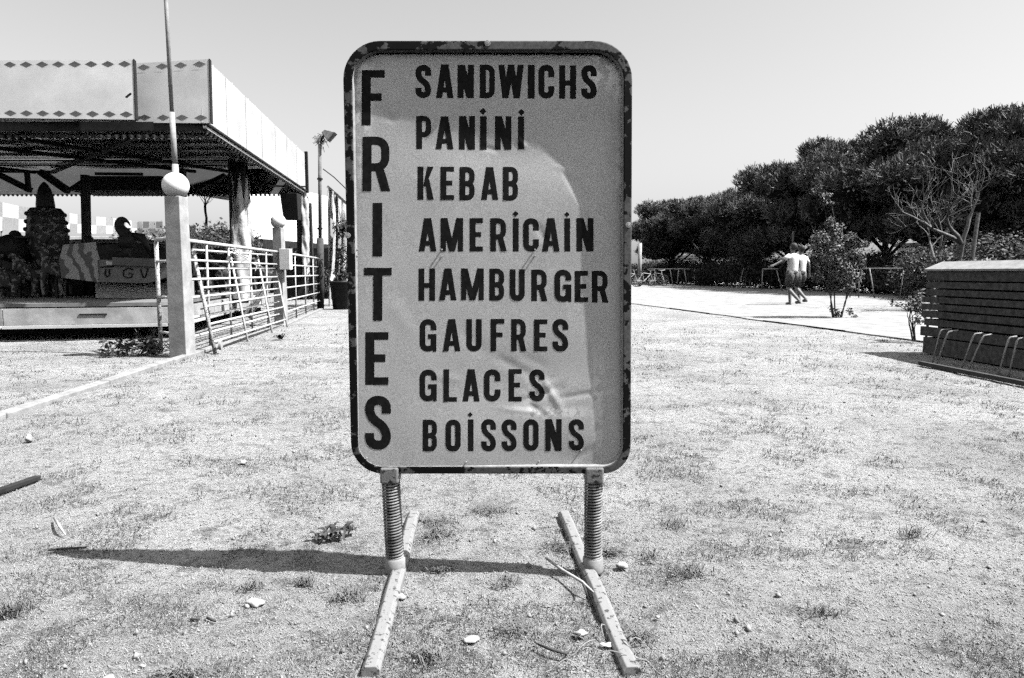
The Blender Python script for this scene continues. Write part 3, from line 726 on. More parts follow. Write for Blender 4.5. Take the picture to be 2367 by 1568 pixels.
def grow(mb, p, d, L, r0, depth, rnd, spread=.6, up=.1, n=5, minr=.004, tips=None, shrink=.68, kids=(2, 3)):
    pts, rs = [p], [r0]; q = p.copy(); dd = d.normalized(); k = 4
    for i in range(k):
        dd = (dd + Vector((rnd.gauss(0, .12), rnd.gauss(0, .12), rnd.gauss(0, .1) + up * .2))).normalized()
        q = q + dd * L / k; pts.append(q.copy()); rs.append(r0 * (1 - .38 * (i + 1) / k))
    mb.tube(pts, rs, n, caps=False)
    if depth <= 0:
        if tips is not None: tips.append(q.copy())
        return
    for c in range(rnd.randint(*kids)):
        j = rnd.randint(2, k) if c else k
        nd = (dd + Vector((rnd.gauss(0, spread), rnd.gauss(0, spread), rnd.gauss(0, spread * .7) + up))).normalized()
        grow(mb, pts[j], nd, L * shrink * rnd.uniform(.75, 1.15), max(minr, rs[j] * .7), depth - 1, rnd, spread, up, max(4, n - 1), minr, tips, shrink, kids)
BARK = mat('bark', .05, .12, scale=18, rough=.9, bump=.01)
PALEBARK = mat('weathered_bark', .10, .24, scale=20, rough=.85, bump=.004)
NEEDLE = leafmat('pine_needles', .04, .19, 1.3)
LEAF = leafmat('shrub_leaves', .05, .11, 3)
LEAFP = leafmat('highlight_leaves', .035, .30, 7)  # pale patches in the leaf colour stand in for sunlit highlights

# ================================================================== PINE ROW
def pine(seed, w, h, z0, label, loc):
    t_ = thing('pine_tree', label, 'pine tree', loc, 0, 'dense pines in a row beyond the sandy court')
    v_, f_, C, Rr = pine_crown(seed, w, h, z0)
    np_mesh('crown', v_, f_, NEEDLE, t_)
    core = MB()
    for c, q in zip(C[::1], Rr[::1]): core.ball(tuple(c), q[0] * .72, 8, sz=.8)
    obj('dark_crown_core', core, mat('crown_core_dark', .012, .03, scale=6, rough=.95), t_, world=False)  # solid dark balls added to close the crown and darken its inside
    tr = MB(); rnd = random.Random(seed)
    tr.tube([(0, 0, -.2), (rnd.uniform(-.15, .15), 0, z0 * .6), (rnd.uniform(-.3, .3), rnd.uniform(-.2, .2), z0 + h * .5)], [.17, .14, .07], 9)
    for i in range(5):
        a = i * 1.3; tr.tube([(0, 0, z0 * (.7 + .06 * i)), (math.cos(a) * w * .22, math.sin(a) * w * .22, z0 + h * .22), (math.cos(a) * w * .36, math.sin(a) * w * .36, z0 + h * .45)], [.07, .05, .03], 6)
    obj('trunk', tr, BARK, t_, world=False, smooth=True)
    return t_
protos = {}
PSPOTS = [  # photo x of the middle, top y, depth, label
    (1560, 468, 52, 'farthest pine of the row, lowest in the picture, behind the white post'),
    (1640, 462, 48, 'second farthest pine of the row with a flat bushy top'),
    (1735, 438, 44, 'round dark pine behind the steel trapezoid rack'),
    (1832, 388, 38, 'pine with an upright pointed top straight above the two walkers'),
    (1935, 330, 33, 'pine whose lit left flank stands behind the leafy young shrub'),
    (2062, 285, 29.5, 'tall pine with upright shoots on its top left of the bare trees'),
    (2190, 282, 27, 'dark pine directly behind the two bare trees'),
    (2330, 266, 25, 'tall pine behind the bare forked trunk, above the slatted box'),
    (2500, 262, 23.5, 'nearest and largest pine cut by the right edge of the picture'),
    (2700, 240, 22, 'pine just outside the right edge of the picture')]
kinds = [(101, 6.4, 4.6, 1.7), (202, 6.0, 4.4, 1.9), (303, 6.8, 4.8, 1.6)]
for i, (px, py, Yd, lab) in enumerate(PSPOTS):
    q = P(px, py, Yd); k = i % 3; hh = kinds[k][2] + kinds[k][3]
    if k not in protos:
        protos[k] = pine(*kinds[k], lab, (q.x, q.y, 0)); o = protos[k]
    else: o = dup(protos[k], (q.x, q.y, 0), i * 2.1, lab)
    o.scale = (1, 1, (q.z + .15) / hh) if True else 1
    s_ = 1.0 + .12 * math.sin(i * 2.2); o.scale = (s_ * 1.22, s_ * 1.1, q.z / (hh - .35) * .97)
# undergrowth and hedge shrubs under the pines
def shrub(seed, w, h, m, leaf, n, label, loc, group):
    t_ = thing('shrub', label, 'shrub', loc, 0, group); r = np.random.default_rng(seed)
    C = np.stack([r.uniform(-w / 2, w / 2, 9) * .7, r.uniform(-w / 2, w / 2, 9) * .5, h * r.uniform(.3, .78, 9)], 1); Rr = np.repeat((r.uniform(.2, .3, 9) * w)[:, None], 3, 1) * np.array([1, 1, .75])
    Rr[:, 2] = np.minimum(Rr[:, 2], h * .35)
    v_, f_ = leaf_cloud(n, C, Rr, leaf, seed, .45, .5, .5); np_mesh('foliage', v_, f_, m, t_)
    st = MB(); rnd = random.Random(seed)
    for k in range(5): st.tube([(rnd.uniform(-.1, .1) * w, 0, -.1), tuple(C[k])], [.025, .01], 5)
    obj('stems', st, BARK, t_, world=False)
    return t_
HG = 'low shrubs of the hedge under the pines'
sh = [shrub(61, 3.4, 1.7, LEAF, .05, 9000, 'leafy hedge shrub beneath the farthest pine, beside the white post', G(1530, 655), HG),
      shrub(62, 3.2, 1.6, LEAF, .05, 9000, 'wide low hedge shrub left of the gap showing the white wall', G(1585, 657), HG)]
q = G(1530, 655); sh[0].location = (q.x, q.y + 1.2, 0); q = G(1585, 657); sh[1].location = (q.x, q.y + 1.4, 0)
SH = [(1640, 658, 1.8, .68, 'low hedge shrub right under the strip of white wall'), (1700, 661, 1.7, .70, 'low hedge shrub between the trapezoid rack and the barred rack'),
      (1760, 664, 1.6, 1.0, 'hedge shrub behind the steel posts left of the walkers'), (1830, 668, 1.6, .98, 'hedge shrub hidden behind the two walkers'),
      (1905, 672, 1.5, .95, 'hedge shrub behind the stems of the young shrub'), (1985, 678, 1.4, 1.0, 'hedge shrub right of the young shrub, behind the chain rail'),
      (2065, 684, 1.4, .9, 'hedge shrub under the smaller bare tree'), (2150, 692, 1.5, .85, 'hedge shrub between the bare trees and the slatted box'),
      (2240, 700, 1.8, .9, 'hedge shrub over the left end of the slatted box'), (2340, 708, 1.9, .95, 'hedge shrub seen just above the lid of the slatted box'),
      (2450, 716, 2, 1.0, 'hedge shrub at the right edge of the picture'), (1480, 653, 2.2, 1.0, 'hedge shrub half hidden by the sign, left of the white post')]
for i, (px, py, dy, s_, lab) in enumerate(SH):
    q = G(px, py - 5); dup(sh[i % 2], (q.x, q.y + dy, 0), i * 1.7, lab, (s_ * 1.05, s_ * 1.05, s_))
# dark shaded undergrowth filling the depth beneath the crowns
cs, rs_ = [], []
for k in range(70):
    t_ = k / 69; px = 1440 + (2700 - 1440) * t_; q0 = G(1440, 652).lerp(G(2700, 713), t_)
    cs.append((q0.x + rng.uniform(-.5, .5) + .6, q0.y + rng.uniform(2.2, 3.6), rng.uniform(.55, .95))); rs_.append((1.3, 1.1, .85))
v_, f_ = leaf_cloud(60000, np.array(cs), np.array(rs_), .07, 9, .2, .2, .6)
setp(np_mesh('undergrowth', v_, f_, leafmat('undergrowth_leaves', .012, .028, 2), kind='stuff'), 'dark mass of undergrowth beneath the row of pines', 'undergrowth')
WALLW = mat('white_render', .74, .8, scale=3, rough=.8)
q0, q1 = P(1636, 612, 66), P(1735, 612, 66)
dw = MB(); dw.box(q0.x - 3, q1.x + 1.5, 66, 70, 0, P(1640, 597, 66).z)
bt = thing('far_building', 'strip of white building glimpsed through the hedge under the pines', 'building', (q0.x, 66, 0))
obj('wall', dw, WALLW, bt)
obj('roof', MB().box(q0.x - 3.2, q1.x + 1.7, 65.8, 70.2, P(1640, 597, 66).z, P(1640, 597, 66).z + .25), mat('far_roof', .2, .3, scale=2), bt)
q0, q1 = P(2150, 600, 46), P(2260, 600, 46)
bt = thing('far_building', 'white building glimpsed behind the bare trees', 'building', (q0.x, 46, 0))
obj('wall', MB().box(q0.x, q1.x, 46, 50, 0, P(2200, 566, 46).z), WALLW, bt)
obj('roof', MB().box(q0.x - .2, q1.x + .2, 45.8, 50.2, P(2200, 566, 46).z, P(2200, 566, 46).z + .2), mat('far_roof', .2, .3), bt)

# bare trees
def bare_tree(px, py, ytop, Yd, lean, seed, label, r0=.09):
    base = G(px, py); base = Vector((P(px, py, Yd).x, Yd, 0)); H = P(px, ytop, Yd).z
    t_ = thing('bare_tree', label, 'bare tree', base)
    mb = MB(); rnd = random.Random(seed)
    grow(mb, base.copy(), Vector((lean, 0, 1)), H * .44, r0 * .8, 5, rnd, .55, .2, 7, .006, None, .74, (2, 3))
    obj('trunk', mb, PALEBARK, t_, smooth=True); return t_
bare_tree(2158, 660, 445, 16.5, -.05, 14, 'smaller bare pale tree with broken spreading twigs, left of the forked one', .08)
bare_tree(2208, 660, 345, 15.8, .10, 33, 'taller bare tree with a leaning forked trunk beside a sawn stake', .14)
qs = P(2240, 620, 16.6); qt = P(2262, 492, 16.6)
setp(obj('stake', MB().tube([(qs.x - .05, 16.6, -.1), (qt.x, 16.6, qt.z)], [.055, .04], 10), PALEBARK), 'sawn off pale stake leaning beside the taller bare tree', 'stake')

# white post, bicycles, racks
q = P(1478, 652, 42); 
setp(obj('white_post', MB().tube([(q.x, 42, 0), (q.x, 42, P(1478, 562, 42).z)], .11, 14), WHITEP, smooth=True), 'plain white post standing just right of the sign edge by the bicycles', 'post')
RACK = mat('rack_steel', .32, .45, scale=10, rough=.5)
def bicycle(loc, rz, label):
    t_ = thing('bicycle', label, 'bicycle', loc, rz, 'bicycles parked at the far racks')
    for x in (-.52, .52):
        w_ = MB(); w_.tube([(x + .33 * math.cos(a), 0, .34 + .33 * math.sin(a)) for a in np.linspace(0, 2 * math.pi, 25)], .022, 6); wo_ = obj('wheel', w_, mat('tyre', .03, .05, scale=20), t_, world=False)
        s_ = MB()
        for k in range(8):
            a = k * math.pi / 8; s_.tube([(x + .31 * math.cos(a), 0, .34 + .31 * math.sin(a)), (x - .31 * math.cos(a), 0, .34 - .31 * math.sin(a))], .003, 4)
        obj('spokes', s_, STEEL, wo_, world=False)
    fm = MB(); fr_ = [(-.52, 0, .34), (-.12, 0, .3), (.36, 0, .72), (-.22, 0, .78)]
    for a, b in ((0, 1), (1, 2), (2, 3), (3, 1), (3, 0)): fm.tube([fr_[a], fr_[b]], .018, 6)
    fm.tube([(.52, 0, .34), (.36, 0, .72), (.33, 0, .9)], .016, 6)
    obj('frame', fm, mat('bike_white', .65, .75, scale=5, rough=.4), t_, world=False)
    obj('saddle', MB().box(-.38, -.12, -.06, .06, .86, .91), DARKWOOD, t_, world=False, bevel=.02)
    obj('handlebar', MB().tube([(.36, -.28, .96), (.33, -.1, .93), (.33, .1, .93), (.36, .28, .96)], .014, 6), STEEL, t_, world=False)
    return t_
q = G(1492, 663); bk = bicycle((q.x, q.y, 0), .5, 'bicycle parked just right of the white post')
q = G(1518, 662); dup(bk, (q.x, q.y, 0), -.9, 'bicycle parked against the left end of the long far rail')
q = G(1452, 664); dup(bk, (q.x, q.y, 0), .2, 'bicycle mostly hidden behind the right edge of the sign')
def rack(pts, label, gname='steel_rack', r=.034, cat='rack', group='grey steel racks along the far side of the path'):
    """pts: list of polylines in photo pixels with depth (px,py,Y)"""
    L0 = pts[0][0]; base = P(L0[0], L0[1], L0[2])
    t_ = thing(gname, label, cat, (base.x, base.y, 0), 0, group); r = .0008 * L0[2]
    for i, pl in enumerate(pts):
        q = [P(a, b, c) for a, b, c in pl]
        obj('top_rail' if i == 0 else 'leg', MB().tube(q, r, 7), RACK, t_, smooth=True)
    return t_
def leg(xt, yt, xb, D, Dg): return [(xt, yt, D), (xb, CY - 0 + 0, D)]
def gy(D): # photo y of the ground at depth D
    return next(y for y in np.arange(632, 900, .25) if G(1183, y).y <= D)
def LG(xt, yt, xb, D): return [(xt, yt, D), (xb, gy(D) + 1.2, D)]
D = 44.5
rack([[(1500, 622, D + 1), (1570, 622, D), (1628, 623, D)], LG(1549, 623, 1556, D), LG(1569, 623, 1565, D), LG(1582, 623, 1588, D), LG(1606, 623, 1605, D), LG(1512, 623, 1526, D)], 'long low steel rail right of the bicycles')
D = 42.0
rack([[(1667, 628, D), (1688, 621, D)], LG(1667, 628, 1656, D), LG(1688, 621, 1694, D)], 'trapezoid steel hoop with one sloping top corner')
D = 37.5
rack([[(1718, 622, D), (1745, 622, D)], LG(1718, 622, 1708, D), LG(1745, 622, 1747, D), LG(1724, 623, 1716, D + .3), LG(1726, 623, 1724, D), LG(1737, 623, 1733, D)], 'square steel rack with several upright bars left of the walkers')
D = 32.5
rack([[(1763, 622, D), (1800, 622, D - 1)], LG(1763, 622, 1761, D), LG(1795, 622, 1808, D - .8)], 'narrow steel hoop directly behind the left walker')
D = 21.5
rack([[(1960, 621, 23), (2050, 621, 21.5), (2145, 621, 20)], LG(1974, 622, 1964, 22.8), LG(2010, 621, 2022, 22), LG(2089, 621, 2080, 21), LG(1985, 622, 1985, 22.5)], 'long steel rail with splayed legs between the young shrub and the slatted box')
q = P(1832, 580, 30)
setp(obj('far_pole', MB().tube([(q.x, 30, 0), (q.x, 30, P(1832, 535, 30).z)], .045, 8), PALEBARK, smooth=True), 'thin pale pole standing behind the walkers heads', 'pole')

# ================================================================== YOUNG SHRUB
def young_shrub():
    base = G(1935, 736); Yd = base.y
    t_ = thing('young_tree', 'young leafy shrub on several thin stems standing alone at the edge of the path', 'young tree', base)
    mb = MB(); rnd = random.Random(4); tips = []
    for k in range(5):
        a = k * 1.26; d = Vector((math.cos(a) * .22, math.sin(a) * .2, 1))
        grow(mb, base + Vector((math.cos(a) * .07, math.sin(a) * .05, -.02)), d, .62, .014, 3, rnd, .42, .25, 6, .003, tips, .62, (2, 3))
    # tall leader leaning left
    lt = P(1916, 448, Yd); mb.tube([base + Vector((0, 0, .5)), P(1940, 560, Yd), P(1925, 490, Yd), lt], [.014, .01, .007, .003], 5)
    obj('trunk', mb, BARK, t_, smooth=True)
    C, Rr = [], []
    for (px, py, r_) in ((1935, 535, .13), (1900, 548, .17), (1965, 555, .16), (1880, 580, .12), (1930, 575, .24), (1975, 590, .2), (1910, 610, .2), (1955, 625, .24), (1985, 612, .12), (1895, 640, .12), (1940, 655, .2), (1978, 642, .13), (1875, 560, .08), (1922, 515, .09), (1995, 570, .07), (1965, 665, .1)):
        for k in range(2):
            q = P(px + rnd.uniform(-8, 8), py + rnd.uniform(-8, 8), Yd + rnd.uniform(-.22, .22)); C.append(q); Rr.append((r_ * .8,) * 3)
    for (px, py, r_) in ((1900, 452, .05), (1916, 450, .06), (1905, 468, .06), (1885, 442, .06), (1922, 470, .04), (1895, 432, .04)): C.append(P(px, py, Yd)); Rr.append((r_,) * 3)
    for (px, py, r_) in ((1935, 725, .07), (1965, 720, .06), (1920, 715, .05), (1975, 732, .05)): C.append(P(px, py, Yd)); Rr.append((r_,) * 3)
    C = np.array([tuple(c - base) for c in C]); Rr = np.array(Rr)
    v_, f_ = leaf_cloud(9500, C, Rr * 1.2, .024, 3, .5, .1, .6); np_mesh('foliage', v_, f_, LEAFP, t_)
young_shrub()
def stemmy(px, py, Yd, w, h, n, leaf, seed, label, m=LEAFP, name='shrub'):
    base = Vector((P(px, py, Yd).x, Yd, 0)); t_ = thing(name, label, 'shrub', base)
    mb = MB(); rnd = random.Random(seed); tips = []
    for k in range(5): grow(mb, base + Vector((rnd.uniform(-.1, .1) * w, rnd.uniform(-.1, .1), 0)), Vector((rnd.uniform(-.4, .4), rnd.uniform(-.2, .2), 1)), h * .42, .012, 3, rnd, .5, .2, 5, .003, tips, .65, (2, 3))
    obj('stems', mb, BARK, t_)
    C = np.array([tuple(c - base) for c in tips]); Rr = np.full((len(C), 3), w * .12)
    v_, f_ = leaf_cloud(n, C, Rr, leaf, seed, .5, .1, .5); np_mesh('foliage', v_, f_, m, t_)
stemmy(2126, 760, 8.3, .35, .62, 700, .022, 8, 'thin leafy shrub growing against the left end of the slatted box')
stemmy(2170, 700, 14.8, 1.5, 1.15, 2600, .045, 18, 'pale leaved bush at the foot of the smaller bare tree')
stemmy(2290, 700, 14.5, 1.6, 1.1, 2400, .045, 28, 'rounded leafy bush at the foot of the taller bare tree')

# ================================================================== TWO WALKERS
SKIN = mat('skin', .24, .30, scale=20, rough=.5)
SHIRT = mat('white_shirt', .86, .9, scale=15, rough=.8, bump=.004, bscale=14)
SHORTS = mat('patterned_shorts', .06, .24, scale=40, rough=.8, thr=.5)
HAIR = mat('dark_hair', .03, .10, scale=40, rough=.5)
def skinned(name, verts, edges, rad, m, parent, root=0, sub=2):
    me = bpy.data.meshes.new(name); me.from_pydata([tuple(v) for v in verts], edges, []); me.update(); me.materials.append(m)
    o = bpy.data.objects.new(name, me); COL.objects.link(o); o.parent = parent
    sk = o.modifiers.new('skin', 'SKIN'); sk.use_smooth_shade = True
    for i, r in enumerate(rad):
        s_ = me.skin_vertices[0].data[i]; s_.radius = (r, r) if not isinstance(r, tuple) else r; s_.use_root = (i == root)
    sb = o.modifiers.new('sub', 'SUBSURF'); sb.levels = sub; sb.render_levels = sub
    return o
def loft(rings, n=18):
    """rings: (centre, rx, ry, tilt)"""
    vs = []
    for c, rx, ry in rings:
        for k in range(n):
            a = 2 * math.pi * k / n; vs.append((c[0] + rx * math.cos(a), c[1] + ry * math.sin(a), c[2] + .006 * math.sin(3 * a + c[2] * 9)))
    m = len(rings); fs = [(i * n + k, i * n + (k + 1) % n, (i + 1) * n + (k + 1) % n, (i + 1) * n + k) for i in range(m - 1) for k in range(n)]
    mb = MB(); mb.v = vs; mb.f = fs + [tuple((m - 1) * n + k for k in range(n)), tuple(range(n - 1, -1, -1))]; return mb
def person(loc, rz, label, H, arms, legs, bun=False):
    """figure faces -y in its own frame; z up; built for height 1.7 and scaled"""
    t_ = thing('person', label, 'person', loc, rz, 'two walkers side by side on the path')
    J = {}
    V3 = Vector
    vs = [V3((0, 0, .92)), V3((0, .0, 1.08)), V3((0, .01, 1.24)), V3((0, .01, 1.40)), V3((0, 0, 1.47)), V3((0, -.01, 1.54)), V3((0, -.015, 1.63))]
    rd = [(.135, .1), (.12, .09), (.15, .1), (.12, .075), .052, .07, (.078, .092)]
    es = [(i, i + 1) for i in range(6)]
    def chain(at, pts, rr):
        p = at
        for q, r in zip(pts, rr): vs.append(V3(q)); rd.append(r); es.append((p, len(vs) - 1)); p = len(vs) - 1
        return p
    for s, a in zip((-1, 1), arms):   # elbow, wrist positions
        e_, w_ = V3(a[0]), V3(a[1]); h_ = w_ + (w_ - e_).normalized() * .08
        k = chain(3, [(s * .17, .01, 1.39), e_, w_, h_], [.052, .038, .026, .034])
        fd = (w_ - e_).normalized(); sd_ = fd.cross(V3((0, 1, 0))).normalized() if abs(fd.y) < .9 else V3((1, 0, 0))
        for j in range(4):
            o_ = sd_ * (j - 1.5) * .019; chain(k, [h_ + o_ + fd * .03, h_ + o_ * 1.15 + fd * (.085 - .01 * abs(j - 1.5)) + V3((0, -.015, 0))], [.0095, .0075])
        chain(k - 1, [w_ + sd_ * .035 + fd * .04, w_ + sd_ * .05 + fd * .085], [.011, .009])
    for s, l in zip((-1, 1), legs):   # knee, ankle
        kn, an = V3(l[0]), V3(l[1])
        chain(0, [(s * .085, 0, .86), kn, an, an + V3((0, -.04, -.045)), an + V3((0, -.14, -.055))], [.09, .062, .042, .045, .036])
    skinned('body', vs, es, rd, SKIN, t_)
    obj('shirt', loft([((0, .005, .90), .165, .125), ((0, 0, 1.0), .17, .13), ((0, .01, 1.15), .165, .125), ((0, .01, 1.3), .19, .13), ((0, .01, 1.40), .185, .115), ((0, .01, 1.45), .10, .075)]), SHIRT, t_, world=False, smooth=True)
    for s, a in zip((-1, 1), arms):
        e_ = V3(a[0]); p0 = V3((s * .14, .01, 1.385)); p1 = V3((s * .17, .01, 1.39)).lerp(e_, .72)
        obj('sleeve', MB().tube([p0, p0.lerp(p1, .5), p1], [.078, .074, .066], 12), SHIRT, t_, world=False, smooth=True)
    for s, l in zip((-1, 1), legs):
        kn = V3(l[0]); obj('shorts_leg', MB().tube([(s * .075, 0, .97), (s * .085, 0, .82), V3((s * .085, 0, .86)).lerp(kn, .85)], [.115, .118, .10], 14), SHORTS, t_, world=False, smooth=True)
        an = V3(l[1]); sh_ = MB(); sh_.lathe([(.04, -.075), (.05, -.06), (.045, -.02), (.03, .0)], (an.x, an.y - .05, an.z), 12, .9, 2.1)
        obj('shoe', sh_, mat('shoe', .12, .2, scale=20), t_, world=False, smooth=True)
    hd = MB(); hd.ball((0, .018, 1.648), .108, 20, 1.02, .92, 1.0); hm_ = obj('hair', hd, HAIR, t_, world=False, smooth=True)
    if bun:
        obj('hair_bun', MB().ball((-.11, .09, 1.66), .055, 12), HAIR, hm_, world=False, smooth=True)
    fc_ = MB(); fc_.tube([(0, -.10, 1.63), (0, -.125, 1.61)], [.012, .016], 6); obj('nose', fc_, SKIN, t_, world=False, smooth=True)
    for s in (-1, 1):
        obj('ear', MB().ball((s * .092, 0, 1.625), .024, 8, 1.3, .5, .9), SKIN, t_, world=False, smooth=True)
        obj('eye', MB().ball((s * .033, -.098, 1.648), .011, 8), mat('eye', .05), t_, world=False, smooth=True)
    obj('mouth', MB().ball((0, -.098, 1.575), .022, 8, .3, 1, .4), mat('mouth', .15), t_, world=False, smooth=True)
    t_.scale = (H / 1.74,) * 3
    return t_
q = G(1829, 706)
person((q.x, q.y, 0), R(-152), 'walker in white shirt with the left arm stretched out', 1.52,
       arms=[((-.24, .04, 1.16), (-.22, -.04, .93)), ((.38, -.06, 1.24), (.58, -.16, 1.12))],
       legs=[((-.10, -.16, .50), (-.06, -.10, .08)), ((.09, -.06, .48), (-.02, .26, .13))], bun=True)
q = G(1851, 704)
person((q.x + .13, q.y + .42, 0), R(-160), 'walker in white shirt half hidden behind the other, hand hanging at the right', 1.5,
       arms=[((-.27, .05, 1.15), (-.36, -.03, .90)), ((.26, .04, 1.14), (.24, .0, .90))],
       legs=[((-.09, -.14, .50), (-.05, -.06, .08)), ((.10, -.04, .48), (.0, .28, .14))])

# ================================================================== SLATTED BOX AND BIKE RACK, RIGHT
SL = mat('dark_stained_slats', .055, .14, scale=22, rough=.75, bump=.002, spec=.08)
LID = mat('weathered_lid', .26, .38, scale=14, rough=.7, bump=.002)
far_c = G(2132, 817); dirn = Vector((.096, -1, 0)).normalized(); nrm = Vector((dirn.y, -dirn.x, 0)); nrm = nrm if nrm.x > 0 else -nrm   # nrm points right, into the box
LEN = 2.9; DEP = .95
box = thing('slatted_box', 'long dark slatted timber box with a pale sloping lid at the right edge', 'timber box', (far_c.x, far_c.y, 0))
def bp_(s, d, z): q = far_c + dirn * s + nrm * d; return Vector((q.x, q.y, z))
ytops = [623, 650, 668.5, 686, 703, 720.5, 738, 757]   # tops of slats at far end (photo rows)
zt = lambda y: P(2135, y, far_c.y).z
edges_ = [(zt(624), zt(648.5)), (zt(651.5), zt(665.5)), (zt(669), zt(682.5)), (zt(686), zt(699)), (zt(702.5), zt(715.5)), (zt(719), zt(733)), (zt(737), zt(751)), (zt(755), zt(776)), (zt(779), zt(815))]
for i, (z1, z0) in enumerate(edges_):
    mb = MB(); th = .03; e = -.0 + (.05 if i in (3, 4, 5, 7) else 0)
    mb.hexa([bp_(-e, 0, z0), bp_(LEN, 0, z0), bp_(LEN, th, z0), bp_(-e, th, z0)], [bp_(-e, 0, z1), bp_(LEN, 0, z1), bp_(LEN, th, z1), bp_(-e, th, z1)])
    obj('slat', mb, SL, box, bevel=.002)
    mb = MB()   # end slats across the far end
    mb.hexa([bp_(.0, th + .003, z0), bp_(.03, th + .003, z0), bp_(.03, DEP, z0), bp_(.0, DEP, z0)], [bp_(.0, th + .003, z1), bp_(.03, th + .003, z1), bp_(.03, DEP, z1), bp_(.0, DEP, z1)])
    if i not in (3, 4, 7): obj('end_slat', mb, SL, box, bevel=.002)
    mb = MB(); mb.hexa([bp_(0, DEP, z0), bp_(LEN, DEP, z0), bp_(LEN, DEP + th, z0), bp_(0, DEP + th, z0)], [bp_(0, DEP, z1), bp_(LEN, DEP, z1), bp_(LEN, DEP + th, z1), bp_(0, DEP + th, z1)])
    obj('back_slat', mb, SL, box)
for s in (.16, 1.5, LEN - .1):
    mb = MB(); mb.hexa([bp_(s, .032, 0), bp_(s + .07, .032, 0), bp_(s + .07, .10, 0), bp_(s, .10, 0)], [bp_(s, .032, zt(626)), bp_(s + .07, .032, zt(626)), bp_(s + .07, .10, zt(626)), bp_(s, .10, zt(626))]); obj('post', mb, SL, box)
# black block added inside so the gaps between slats read dark
mb = MB(); mb.hexa([bp_(.20, .12, .02), bp_(LEN - .1, .12, .02), bp_(LEN - .1, DEP - .03, .02), bp_(.3, DEP - .03, .02)], [bp_(.20, .12, .74), bp_(LEN - .1, .12, .74), bp_(LEN - .1, DEP - .03, .74), bp_(.3, DEP - .03, .74)])
obj('dark_filler', mb, mat('filler_black', .008, .015, scale=5), box)
zl = zt(623.5)
for (d0, d1, z0, z1, nm) in ((-.02, .17, zl + .004, zl + .078, 'lid_edge_board'), (.172, .42, zl + .080, zl + .086, 'lid_board'), (.424, .67, zl + .086, zl + .086, 'lid_board'), (.674, .98, zl + .086, zl + .08, 'lid_board')):
    e0_ = .0 if nm == 'lid_board' else -.02
    mb = MB(); mb.hexa([bp_(-.02, d0, z0 - .02), bp_(LEN + .02, d0, z0 - .02), bp_(LEN + .02, d1, z1 - .02), bp_(-.02, d1, z1 - .02)], [bp_(-.02, d0, z0), bp_(LEN + .02, d0, z0), bp_(LEN + .02, d1, z1), bp_(-.02, d1, z1)])
    obj(nm, mb, LID, box, bevel=.002)
# bike rack
r0_ = G(2127, 845); rd_ = (G(2367, 893) - r0_).normalized(); 
rackt = thing('bicycle_rack', 'low grey steel bicycle rack with paired bent bars in front of the slatted box', 'bicycle rack', (r0_.x, r0_.y, 0))
RK = mat('galvanised_rack', .26, .4, scale=30, rough=.45)
r1_ = r0_ + rd_ * 2.6
obj('ground_rail', MB().bar(Vector((r0_.x, r0_.y, .02)), Vector((r1_.x, r1_.y, .02)), .04, .035), mat('rail_dark', .06, .1, scale=20), rackt)
ba = r0_ + rd_ * .55 + Vector((.27, 0, 0)); bb = r1_ + Vector((.27, 0, 0))
obj('back_rail', MB().bar(Vector((ba.x, ba.y, .03)), Vector((bb.x, bb.y, .03)), .03, .03), RK, rackt)
for (xt, yt, xb, yb, xe, ye) in ((2174, 763, 2155, 841, 2199, 761), (2191, 767, 2164, 845, 2216, 764), (2251, 772, 2221, 857, 2273, 770), (2272, 776, 2236, 861, 2294, 773), (2332, 780, 2306, 872, 2350, 778), (2352, 783, 2330, 874, 2371, 781)):
    b = G(xb, yb); a = P(xt, yt, b.y); c = P(xe, ye, b.y); c2 = Vector((c.x + .03, c.y, .03))
    obj('hoop', MB().tube([(b.x, b.y, 0), a + Vector((-.004, 0, -.02)), a + Vector((.012, 0, 0)), c], .0072, 8), RK, rackt, smooth=True)

# ================================================================== CAROUSEL
C1 = Vector((-3.6, 8.5, 0)); C2 = Vector((-4.43, 15.5, 0)); sdir = (C2 - C1).normalized()
ZB, ZT = 2.56, 3.36
car = thing('carousel', 'fairground carousel pavilion with white fascia, bulbs and dark open interior', 'carousel', (-7, 11, 0))
FASC = mat('fascia_white', .62, .74, scale=2.2, rough=.6, v3=.86, s3=1.3)
FASCR = mat('fascia_side_white', .52, .66, scale=2, rough=.6, v3=.85, s3=1)
DIAM = mat('diamond_trim_paint', .24, .36, scale=20, rough=.7)
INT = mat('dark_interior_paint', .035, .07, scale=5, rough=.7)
BLACK = mat('blackened_steel', .018, .03, scale=8, rough=.6)
GREYP = mat('grey_skirt_paint', .45, .58, scale=6, rough=.7, bump=.002, v3=.7, s3=1.5)
def slab(pts, th, nrm_):   # 4 world points, extruded along nrm_
    n_ = Vector(nrm_).normalized() * th; p = [Vector(q) for q in pts]
    mb = MB(); mb.hexa([q for q in p], [q + n_ for q in p]); return mb
